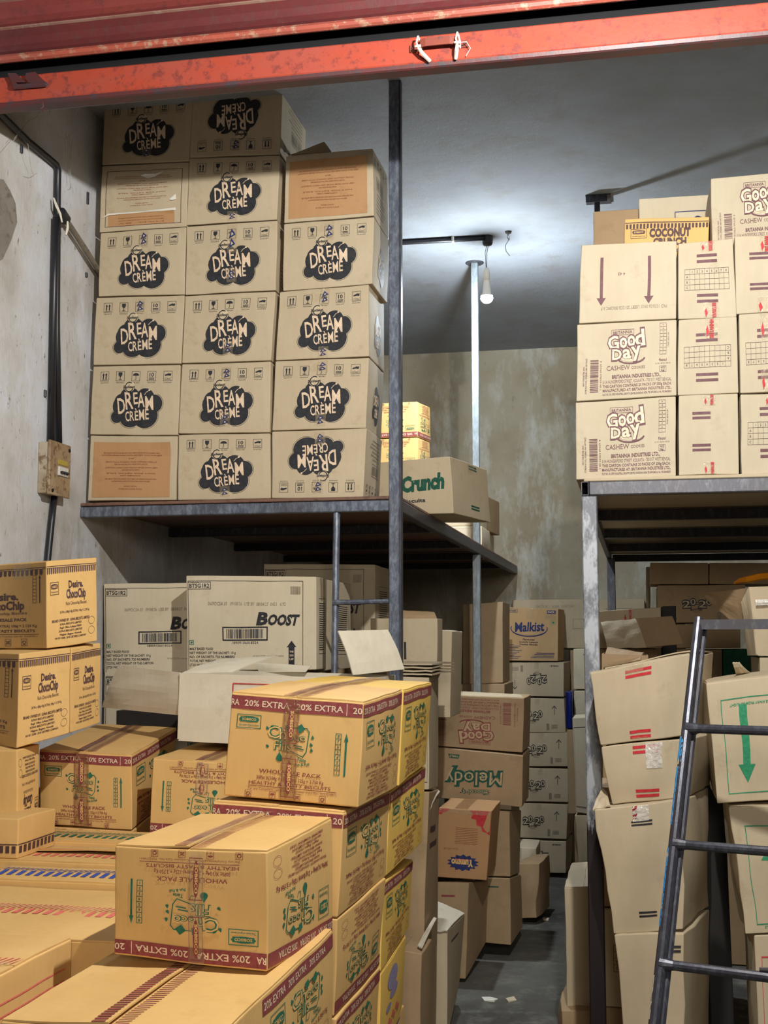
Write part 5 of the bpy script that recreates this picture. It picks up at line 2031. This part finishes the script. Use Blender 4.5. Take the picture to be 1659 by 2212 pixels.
# ================================================================== aisle, left side
AG = 'cartons stacked along the left side of the aisle'
MKA = Art(144, 104)
MKA.rect('black', 73, 16, 5, 38)
R1_ = Q((868, 1462), (927, 1464), (927, 1706), (868, 1706), 4.32, .35, far=((947, 1455), (946, 1700), 4.68))
carton('tall beige carton under the pile of flattened cardboard beside the yellow stack', R1_, 'tan', [('F', A_frameonly('dbrown'), False)], group=AG)
zt_c = R1_[0][0][1].z
for q in range(4):
    A_ = at(860, 1455 - q * 7, 4.34)
    o = plate('cardboard_sheet', [(A_.x - .02, 4.33 + q * .01, zt_c + .012 + q * .011), (A_.x + .125, 4.32, zt_c + .010 + q * .012), (A_.x + .155, 4.66, zt_c + .012 + q * .011), (A_.x - .02, 4.66, zt_c + .014 + q * .011)], 'tan', .005, None, 6, .004, seed=20 + q)
    tag(o, 'flattened beige cardboard sheet in the little pile behind the yellow stack', 'cardboard sheet', 'flattened cardboard sheets behind the yellow stack')
carton('beige carton with a black bar mark behind the cardboard pile', Q((800, 1336), (944, 1336), (944, 1440), (800, 1440), 4.75, .14), 'tan', [('F', MKA, False)], group=AG)
mk = BOXES[-1]
carton('tall narrow beige carton with small square marks facing the aisle', Q((930, 1361), (977, 1363), (972, 1551), (928, 1549), 4.95, .3), 'tan', [('F', A_redbars('black', (.92, .14), .02, .25, .05, .12), False), ('F', A_frameonly('dbrown'), False, (.1, .4, .5, .62))], group=AG)
plate('flap', [at(868, 1336, 4.76), at(945, 1340, 4.76), at(938, 1322, 4.80), at(868, 1318, 4.80)], 'tan_dark', .004, mk[0], 5, .004)
z_a = at(928, 1549, 4.95).z
carton('beige carton holding up the tall narrow one beside the loft edge', ZB(at(868, 1549, 4.9).x - .1, at(918, 1551, 4.95).x, 4.92, 5.22, .005, z_a - .004), 'tan_dark', group=AG)
z_b = at(868, 1706, 4.32).z
carton('tall dark beige carton right behind the front yellow stack', Q((868, 1711), (927, 1711), (905, 2330), (860, 2330), 4.30, .38, far=((948, 1706), (942, 2240), 4.70)), 'tan_dark', [('R', A_lines(2, 'dbrown'), False)], group=AG)
o = BOXES[-1][0]
plate('flap', [at(919, 1752, 4.42), at(928, 1748, 4.36), at(949, 1708, 4.64), at(944, 1704, 4.70)], 'white_card', .004, o, 6, .004)
plate('flap', [at(902, 2042, 4.10), at(912, 2048, 4.08), at(943, 1984, 4.40), at(938, 1980, 4.44)], 'white_card', .004, o, 6, .004)
carton('dark beige carton low behind the front yellow stack', Q((868, 2052), (912, 2060), (905, 2300), (860, 2295), 4.06, .2), 'tan_dark', group=AG)
TG = Q((937, 2012), (967, 2012), (966, 2240), (934, 2240), 4.75, .5, far=((1004, 1976), (992, 2130), 5.25))
carton('carton with a pale open lid standing on the aisle floor beside the yellow stack', TG, 'tan', [('R', A_lines(1, 'dbrown'), False)], group=AG)
o = BOXES[-1][0]
tl_ = TG[0][0][1]
plate('top_flap', [TG[0][0][1] + Vector((0, -.01, .006)), TG[1][0][1] + Vector((0, -.01, .006)), TG[1][1][1] + Vector((0, 0, .006)), at(937, 1942, 5.3)], 'white_card', .004, o, 8, .006)
GYg = 6.02
carton('brown carton printed upside down with a maroon biscuit logo, above the green-logo one', Q((932, 1500), (1132, 1508), (1129, 1626), (930, 1610), GYg, .38), 'tan_dark', [('F', A_goodday('tan_ink', 'maroon'), True)], group=AG)
o, wp = BOXES[-1]
plate('flap', [at(944, 1500, GYg + .01), at(1130, 1507, GYg + .01), at(1122, 1500, GYg + .1), at(944, 1490, GYg + .1)], 'tan', .004, o, 5, .004)
carton('brown carton printed upside down with large green lettering', Q((930, 1613), (1130, 1632), (1127, 1744), (932, 1722), GYg - .02, .38), 'tan_dark', [('F', A_melody(), True)], group=AG)
ML = BOXES[-1][1].P
carton('tall carton below the green-lettered one, its dark side facing the aisle', Q((1040, 1750), (1101, 1753), (1102, 1894), (1040, 1892), GYg - .02, .36, far=((1126, 1750), (1122, 1885), GYg + .38)), 'tan_dark', [('F', A_lines(1, 'dgreen'), False)], group=AG)
carton('bottom carton of the green-lettered stack standing on the aisle floor', Q((1040, 1896), (1102, 1897), (1104, 2042), (1040, 2036), GYg - .04, .36, far=((1126, 1890), (1129, 2003), GYg + .38)), 'tan_dark', [('F', A_lines(1, 'dgreen'), False)], group=AG)
YM = Q((948, 1745), (1062, 1752), (1051, 1902), (940, 1894), 5.60, .36)
carton('orange-brown carton with a red splash and an upside-down dark burst logo', YM, 'orange_brown', [('F', A_yummo(), False)], [('F', 0, .93, 1, 1, 'tape_clear', None), ('T', .3, 0, .55, 1, 'tape_brown', None)], group=AG)
carton('grey-brown carton under the orange-brown burst-logo carton', Q((940, 1905), (1013, 1907), (1006, 2115), (938, 2112), 5.55, .4, far=((1055, 1903), (1050, 2035), 5.95)), 'tan_dark', [('F', A_lines(1, 'maroon'), False)], group=AG)

# ---- end of the aisle
TW = A_2020()
NG = 'cartons with a zigzag number logo stacked against the rear wall'
NY = 8.08
rows = [((1090, 1431), (1218, 1431), (1218, 1505), (1091, 1504), 'top carton of the number-logo stack, printed upside down with a down arrow', True),
        ((1092, 1507), (1219, 1509), (1222, 1583), (1092, 1582), 'second carton of the number-logo stack, below the upside-down one', False),
        ((1100, 1584), (1230, 1582), (1230, 1656), (1100, 1655), 'third carton of the number-logo stack, pushed a little right', False),
        ((1096, 1658), (1228, 1661), (1227, 1733), (1096, 1731), 'fourth carton of the number-logo stack', False),
        ((1092, 1734), (1227, 1738), (1224, 1813), (1092, 1808), 'fifth carton of the number-logo stack, with shiny tape on top', False),
        ((1092, 1813), (1223, 1818), (1222, 1886), (1092, 1884), 'bottom carton of the number-logo stack on the aisle floor', True)]
for tl, tr, br, bl_, lb, inv in rows:
    carton(lb, Q(tl, tr, br, bl_, NY, .36, yaw=4), 'tan', [('F', TW, inv)], [('F', .5, .82, .58, 1, 'tape_clear', None)], group=NG, bulge=.006)
carton('carton with a dark blue oval logo on top of the number-logo stack', Q((1088, 1312), (1206, 1315), (1205, 1428), (1088, 1427), NY - .01, .3, yaw=4), 'orange_tan', [('F', A_malkist(), False)], [('F', .42, .8, .56, 1, 'tape_clear', None)])
FL = Art(900, 300)
FL.text('grey', 'FACTORY   SOAP   KEEP DRY', 300, 250, 14, 260)
FL.frame('grey', 420, 120, 180, 60, 2)
for k in range(6):
    FL.rect('grey', 640, 240 - k * 14, 180, 4)
carton('wide flat carton leaning along the rear wall behind the oval-logo carton', Q((1106, 1296), (1392, 1294), (1392, 1400), (1106, 1400), 8.38, .11), 'tan', [('F', FL, False)])
carton('wide carton under the one leaning along the rear wall', Q((1232, 1404), (1392, 1404), (1392, 1560), (1232, 1560), 8.36, .12), 'tan_dark', [('F', FL, False)])
b0_ = at(1232, 1562, 8.36)
carton('tall plain carton at the very back right of the aisle', ZB(b0_.x, b0_.x + .5, 8.36, 8.48, .005, b0_.z), 'tan_dark')
m1, m2 = at(1238, 1402, 7.6), at(1275, 1402, 7.6)
carton('pale carton high at the aisle end beside the right loft post', ZB(m1.x, m1.x + .3, 7.6, 7.95, at(1240, 1489, 7.6).z, m1.z), 'tan_light', [('F', A_lines(1, 'dgreen'), False)])
carton('pale carton with a small black mark under it beside the blue foil pack', ZB(at(1240, 1493, 7.6).x, m1.x + .3, 7.58, 7.95, at(1240, 1545, 7.6).z, at(1240, 1492, 7.6).z), 'tan_light', [('F', A_redbars('black', (.2,), .06, .5, .1, .1), False)])
f1 = at(1224, 1573, 7.55)
carton('shiny dark blue foil pack wedged between the aisle-end cartons', ZB(f1.x, at(1239, 1573, 7.55).x - .003, 7.50, 7.85, f1.z, at(1224, 1494, 7.55).z), 'blue_foil', cat='foil pack', name='foil_pack')
carton('tall beige carton with ruled side print at the right of the aisle end', Q((1236, 1551), (1275, 1549), (1275, 1760), (1244, 1755), 6.9, .3), 'tan_light', [('F', A_frameonly('dbrown'), False)])
carton('beige carton in shadow left of the ruled one at the aisle end', ZB(at(1227, 1700, 7.52).x, at(1262, 1700, 7.52).x, 7.50, 7.86, at(1240, 1757, 7.52).z, f1.z - .004), 'tan_dark')
carton('crumpled beige carton below the ruled one at the right of the aisle', Q((1242, 1762), (1300, 1760), (1300, 1885), (1250, 1880), 6.9, .3), 'tan', bulge=.012, amp=.008)
for (xx, yy, lb, zt0) in ((at(1240, 1757, 7.52).x, 7.52, 'support carton under the foil pack corner', at(1240, 1757, 7.52).z - .005),):
    carton(lb, ZB(xx, xx + .3, yy, yy + .3, .005, zt0), 'tan_dark')
cc = at(1250, 1882, 6.9)
carton('low support carton beneath the crumpled carton right of the aisle', ZB(cc.x, cc.x + .3, 6.92, 7.2, .005, cc.z - .004), 'tan_dark')
carton('small pale carton on the aisle floor in front of the number-logo stack', Q((1118, 1830), (1158, 1832), (1158, 1862), (1120, 1861), 7.2, .3), 'tan_light')
bc = at(1119, 1863, 7.2)
carton('crushed brown carton standing on the aisle floor under the small pale one', Q((1118, 1865), (1163, 1866), (1158, 1985), (1122, 1986), 6.75, .3, yaw=8), 'tan_dark', bulge=.012, amp=.01)
carton('pale carton directly behind the crushed brown one on the floor', ZB(bc.x, bc.x + .12, 7.2, 7.5, .005, bc.z - .003), 'tan')

# dim cartons below the left loft, seen past the post
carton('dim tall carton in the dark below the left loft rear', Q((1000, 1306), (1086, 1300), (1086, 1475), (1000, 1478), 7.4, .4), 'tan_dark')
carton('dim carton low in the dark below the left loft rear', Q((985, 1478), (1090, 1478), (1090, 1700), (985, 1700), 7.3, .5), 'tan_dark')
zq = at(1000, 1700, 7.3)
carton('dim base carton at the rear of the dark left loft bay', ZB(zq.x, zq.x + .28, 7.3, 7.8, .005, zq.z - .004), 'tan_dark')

# ================================================================== right side below the loft
VG = 'leaning cartons stacked beside the right loft post'
NA = 15
carton('leaning carton with red double bars top and bottom, highest in its stack', Q((1271, 1454), (1489, 1414), (1474, 1590), (1298, 1610), 3.74, .33, yaw=NA), 'tan', [('F', A_redbars('red', (.90, .10), .038, .5, .065, .25), False)],
       [('F', .38, .88, .55, 1, 'tape_clear', None), ('F', .40, 0, .58, .05, 'tape_clear', None)], ('x', None, (.0, .012)), VG, bulge=.006, amp=.006)
carton('carton with a shiny crumpled tape patch and red bars, second in the leaning stack', Q((1298, 1613), (1500, 1594), (1482, 1722), (1322, 1738), 3.73, .33, yaw=NA), 'tan', [('F', A_redbars('red', (.90, .16), .05, .5, .085, .28), False)],
       [('F', .50, .56, .68, .98, 'tape_foil', None)], None, VG, bulge=.006, amp=.006)
carton('large plain carton with red tape at its top edge, third in the leaning stack', Q((1280, 1747), (1480, 1728), (1474, 2008), (1327, 2015), 3.70, .33, yaw=NA), 'tan', [('F', A_redbars('black', (.87, .14), .014, .52, .026, .24), False)],
       [('F', .42, .88, .60, 1.0, 'tape_foil', None), ('F', .42, .9, .47, 1.0, 'tape_red', None)], None, VG, bulge=.008, amp=.008)
o = BOXES[-1][0]
P3 = BOXES[-1][1].P
plate('flap', [at(1280, 1749, 3.70), at(1318, 1740, 3.69), at(1312, 1712, 3.82), at(1303, 1702, 3.84)], 'tan', .004, o, 5, .006)
P5 = Q((1331, 2020), (1478, 2016), (1478, 2480), (1368, 2480), 3.68, .33, yaw=NA)
carton('lowest carton of the leaning stack, cut by the bottom picture edge', P5, 'tan', [('F', A_redbars('black', (.93,), .012, .85, .022, .22), False)], [], None, VG, bulge=.008, amp=.008)
zv = P5[0][0][0]
carton('base carton of the leaning stack', ZB(zv.x + .01, zv.x + .2, 3.72, 3.92, .005, zv.z - .004), 'tan')
EG = 'cartons with a green frame and arrow right of the ladder'
carton('carton with a green frame and a down arrow, worn top edge, right of the ladder', Q((1525, 1477), (1790, 1446), (1790, 1722), (1550, 1735), 3.72, .36), 'tan', [('F', A_greenframe(), False)], [], ('x', None, (.0, .0)), EG, bulge=.008, amp=.004)
o, wp = BOXES[-1]
plate('flap', [at(1590, 1458, 3.9), at(1625, 1456, 3.92), at(1598, 1432, 3.86), at(1583, 1434, 3.84)], 'tan', .004, o, 5, .008)
carton('carton with a green frame and an up arrow below the down-arrow one', Q((1577, 1746), (1830, 1736), (1830, 2008), (1611, 2018), 3.70, .36), 'tan', [('F', A_greenframe(True), False)], [], None, EG, bulge=.008, amp=.007)
P6 = Q((1628, 2021), (1850, 2016), (1860, 2480), (1650, 2480), 3.70, .36)
carton('plain carton at the lower right corner of the picture', P6, 'tan', [('F', A_frameonly('red'), False)], [], None, EG, bulge=.006, amp=.005)
zv = P6[0][0][0]
carton('base carton of the green-framed stack', ZB(zv.x + .02, zv.x + .3, 3.72, 4.0, .005, zv.z - .004), 'tan')
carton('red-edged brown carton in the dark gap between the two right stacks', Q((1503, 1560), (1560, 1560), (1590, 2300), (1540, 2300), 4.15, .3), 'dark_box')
# left of the post
carton('pale-topped tall beige carton standing left of the right loft post', Q((1219, 1918), (1300, 1915), (1300, 2180), (1226, 2178), 4.6, .45, far=((1306, 1862), (1306, 2080), 5.15)), 'tan', [], [], ('y', None, (.0, .0)), None, bulge=.006, amp=.005)
o = BOXES[-1][1].P
carton('crumpled carton at the floor left of the right loft post', Q((1208, 2182), (1300, 2184), (1300, 2350), (1216, 2350), 4.55, .45), 'tan_dark', bulge=.016, amp=.014)
gx = at(1302, 1960, 4.3)
carton('beige carton with a grid table seen between the post and the leaning stack', ZB(gx.x, gx.x + .28, 4.3, 4.6, at(1310, 2175, 4.3).z, at(1310, 1965, 4.3).z), 'tan', [('F', A_grid(), False)])
carton('beige carton at the floor between the post and the leaning stack', ZB(gx.x, gx.x + .28, 4.31, 4.6, .005, at(1310, 2178, 4.3).z), 'tan_dark')
carton('beige carton right behind the post, above the one with a grid table', ZB(gx.x - .01, gx.x + .25, 4.32, 4.6, at(1310, 1962, 4.3).z, at(1310, 1700, 4.32).z), 'tan_dark')

# open cartons and dim stacks deeper below the right loft
z1 = at(1300, 1440, 4.6).z
oc2 = open_carton('open brown carton with crinkled flaps behind the leaning stack', Q((1300, 1412), (1400, 1416), (1405, 1560), (1300, 1560), 4.62, .34, Yr=4.62), 'tan_dark')
plate('flap', [at(1312, 1400, 4.9), at(1396, 1398, 4.92), at(1372, 1336, 5.0), at(1297, 1344, 5.0)], 'tan', .004, oc2, 10, .010, seed=31)
plate('flap', [at(1396, 1398, 4.92), at(1475, 1390, 4.95), at(1452, 1331, 5.02), at(1372, 1336, 5.0)], 'tan_dark', .004, oc2, 8, .004, seed=32)
plate('flap', [at(1304, 1440, 4.60), at(1384, 1424, 4.60), at(1392, 1410, 4.72), at(1312, 1398, 4.74)], 'tan_dark', .004, oc2, 8, .008, seed=33)
zz0 = at(1300, 1562, 4.62).z
carton('support carton under the open brown carton', ZB(at(1300, 1562, 4.62).x, at(1405, 1562, 4.62).x, 4.64, 4.94, .005, zz0 - .004), 'tan_dark')
TX = Art(300, 160)
carton('beige carton with a strip of red lettered tape behind the crinkled flaps', Q((1262, 1322), (1427, 1312), (1430, 1400), (1262, 1400), 5.3, .4), 'tan', [], [('F', .52, .62, .64, 1.0, 'tape_clear', ST)])
zt0 = at(1262, 1400, 5.3)
carton('support carton beneath the red-lettered tape carton', ZB(zt0.x, zt0.x + .3, 5.32, 5.7, .005, zt0.z - .004), 'tan_dark')
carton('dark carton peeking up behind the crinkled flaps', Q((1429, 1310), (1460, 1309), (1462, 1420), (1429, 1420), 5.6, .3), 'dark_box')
DG = 'dim cartons deep below the right loft'
DYY = 6.1
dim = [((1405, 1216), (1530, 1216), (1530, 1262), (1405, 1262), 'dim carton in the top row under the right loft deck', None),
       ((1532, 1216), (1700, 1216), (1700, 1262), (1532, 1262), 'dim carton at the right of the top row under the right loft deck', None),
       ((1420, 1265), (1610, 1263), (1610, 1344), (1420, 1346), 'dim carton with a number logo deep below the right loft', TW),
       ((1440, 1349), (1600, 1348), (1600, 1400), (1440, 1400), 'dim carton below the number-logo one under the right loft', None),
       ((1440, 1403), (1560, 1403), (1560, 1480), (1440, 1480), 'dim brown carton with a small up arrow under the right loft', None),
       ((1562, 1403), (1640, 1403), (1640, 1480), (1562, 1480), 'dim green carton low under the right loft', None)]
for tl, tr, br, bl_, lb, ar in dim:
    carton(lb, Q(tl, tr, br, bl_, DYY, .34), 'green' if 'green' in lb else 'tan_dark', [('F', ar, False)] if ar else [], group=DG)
zz0 = at(1440, 1482, DYY).z
for q, xx in enumerate((1440, 1560)):
    a_ = at(xx, 1482, DYY)
    carton('dim support carton on the floor under the right loft', ZB(a_.x, a_.x + .24, DYY, DYY + .34, .005, zz0 - .004), 'tan_dark', group='dim support cartons under the right loft')
carton('tall carton edge lit beside the dim top row under the right loft', Q((1396, 1225), (1404, 1225), (1404, 1340), (1398, 1340), 6.9, .3), 'tan')
a_ = at(1398, 1342, 6.9)
carton('support carton under the lit carton edge below the right loft', ZB(a_.x, a_.x + .2, 6.9, 7.2, .005, a_.z - .004), 'tan_dark')
oc3 = open_carton('open carton with silvery tape at the right edge under the loft', Q((1618, 1268), (1800, 1262), (1800, 1420), (1634, 1416), 4.30, .34), 'tan', None)
plate('flap', [at(1608, 1362, 4.42), at(1620, 1270, 4.32), at(1530, 1280, 4.55), at(1521, 1290, 4.58)], 'tan_dark', .004, oc3, 8, .006, seed=41)
plate('side_panel', [at(1602, 1300, 4.34), at(1618, 1268, 4.30), at(1634, 1415, 4.29), at(1616, 1415, 4.40)], 'tan', .004, oc3, 5, .003, seed=42)
tp_ = plate('tape', [at(1632, 1308, 4.284), at(1690, 1306, 4.284), at(1690, 1294, 4.284), at(1632, 1295, 4.284)], 'tape_foil', .0008, oc3, 6, .002, seed=43)
zc0 = at(1640, 1418, 4.30)
carton('carton under the silvery-taped open one at the right picture edge', ZB(zc0.x, zc0.x + .28, 4.30, 4.62, .99, zc0.z - .004), 'tan')
carton('support carton low under the silvery-taped open carton', ZB(zc0.x, zc0.x + .28, 4.30, 4.62, .005, .985), 'tan')
t = MB()
bpt = [at(1586, 1260, 4.50), at(1600, 1254, 4.48), at(1614, 1252, 4.46), at(1640, 1246, 4.46), at(1690, 1242, 4.48)]
t.tube(bpt, [.004, .010, .012, .013, .012], 8)
o = t.build('plastic_bag', ['orange_plastic'])
tag(o, 'crumpled orange plastic wrapper lying over the open carton at the right edge', 'wrapper')

# ---- ladder leaning against the right loft
ld = empty('ladder', (.6, 2.9, 0))
tag(ld, 'dark grey steel ladder with paint-chipped rail leaning at the right', 'ladder')
yt, yb_ = 3.30, 2.84
T_ = at(1509, 1336, yt)
B_ = at(1413, 2212, yb_)
dd = (B_ - T_)
Bf = T_ + dd * ((T_.z) / (-dd.z))
side = Vector((math.cos(math.radians(-17)), math.sin(math.radians(-17)), 0))
fw = Vector((-side.y, side.x, 0))
wd = .44
def on_rail(py):
    """parameter of the rail point seen at photo row py"""
    lo, hi = 0.0, 1.6
    for _ in range(40):
        m_ = (lo + hi) / 2
        p = T_ + dd * m_
        v = p - Vector((0, 0, CAMH))
        y = CY - FPX * v.dot(_U) / v.dot(_F)
        if y < py:
            lo = m_
        else:
            hi = m_
    return T_ + dd * lo
for q in (0, 1):
    off = side * wd * q + side * (.09 * q)
    r_ = MB()
    r_.tube([T_ + side * wd * q, T_ + dd * .5 + side * (wd + .05) * (1 if q else 0), Bf + off], [.0115, .0125, .0135], 12)
    rl = r_.build('rail', ['ladder_paint'], ld)
    r2 = MB()
    r2.tube([T_ + side * (wd * q + (.012 if not q else -.012)) + fw * .012 + Vector((0, 0, -.03)), Bf + off + side * (.012 if not q else -.012) + fw * .012], [.006, .011], 6)
    r2.build('rail_web', ['steel_dark'], rl)
    if q == 0:
        rd = random.Random(3)
        for k, (ya, yb2, m_) in enumerate(((1590, 1650, 'blue_peel'), (1655, 1710, 'blue_peel'), (1712, 1780, 'blue_peel'), (1830, 1870, 'blue_peel'), (1872, 1925, 'cyan'), (1928, 1990, 'blue_peel'), (1990, 2000, 'blue_peel'), (2105, 2200, 'cream_peel'))):
            pc_ = MB()
            a1, a2 = on_rail(ya), on_rail(yb2)
            V, F = [], []
            nn = 10
            for i in range(nn + 1):
                c_ = a1 + (a2 - a1) * i / nn
                c_ = c_ + Vector((0, 0, 0))
                w0 = 196 + rd.uniform(-14, 14)
                w1 = 280 + rd.uniform(-18, 18) - (30 if i in (0, nn) else 0)
                for j in range(4):
                    an = math.radians(w0 + (w1 - w0) * j / 3)
                    V.append(c_ + (side * math.cos(an) + fw * math.sin(an)) * .0136)
            for i in range(nn):
                for j in range(3):
                    k0 = i * 4 + j
                    F.append((k0, k0 + 1, k0 + 5, k0 + 4))
            build('paint_flake', V, F, [m_], None, rl)
for k, py in enumerate((1349, 1573, 1823, 2082)):
    p = on_rail(py)
    e = p + side * (wd + .02 * k)
    e.z = p.z
    if k == 0:
        R_ = MB()
        a_, b_ = p + side * .006, p + side * (wd)
        zt0 = .0125
        R_.hexa([a_ - fw * .008 + Vector((0, 0, -zt0)), b_ - fw * .008 + Vector((0, 0, -zt0)), b_ + fw * .012 + Vector((0, 0, -zt0)), a_ + fw * .012 + Vector((0, 0, -zt0)),
                 a_ - fw * .008 + Vector((0, 0, zt0)), b_ - fw * .008 + Vector((0, 0, zt0)), b_ + fw * .012 + Vector((0, 0, zt0)), a_ + fw * .012 + Vector((0, 0, zt0))])
        R_.build('top_bar', ['steel_mid'], ld)
    else:
        MB().tube([p, p + side * .012, p + side * .03, e], [.016, .0145, .0112, .0112], 12).build('rung', ['ladder_paint'], ld)
pr = on_rail(2082)
hkp = [pr + side * .215 + Vector((0, 0, .014)), pr + side * .235 + Vector((0, 0, .016)), pr + side * .255 + fw * .02 + Vector((0, 0, -.01)), pr + side * .262 + fw * .03 + Vector((0, 0, -.06)), pr + side * .265 + fw * .04 + Vector((0, 0, -.5))]
MB().tube(hkp, .005, 8).build('hook_rod', ['steel_dark'], ld)

# ---- litter on the aisle floor
for (pts, lb) in ((((1040, 2153), (1058, 2155), (1076, 2157), (1068, 2163), (1046, 2161)), 'torn pale paper scrap on the concrete aisle floor near the front'),
                  (((1092, 2156), (1110, 2154), (1116, 2160), (1098, 2165)), 'faint grey paper scrap right of the pale one on the floor'),
                  (((1167, 1931), (1181, 1931), (1180, 1936), (1168, 1936)), 'small scrap on the floor far down the aisle'),
                  (((1172, 1982), (1186, 1984), (1184, 1989), (1174, 1987)), 'curled scrap on the floor beside the crushed brown carton')):
    ps = [atZ(x, y, .004) for x, y in pts]
    n_ = len(ps)
    V = [tuple(p + Vector((0, 0, .004 * (i % 2)))) for i, p in enumerate(ps)] + [(p.x, p.y, .001) for p in ps]
    F_ = [tuple(range(n_)), tuple(range(n_, 2 * n_))[::-1]] + [(i, (i + 1) % n_, (i + 1) % n_ + n_, i + n_) for i in range(n_)]
    o = build('paper_scrap', V, F_, ['paper_white' if 'pale' in lb[:10] else 'tan_light'])
    tag(o, lb, 'paper scrap', 'paper scraps on the aisle floor')
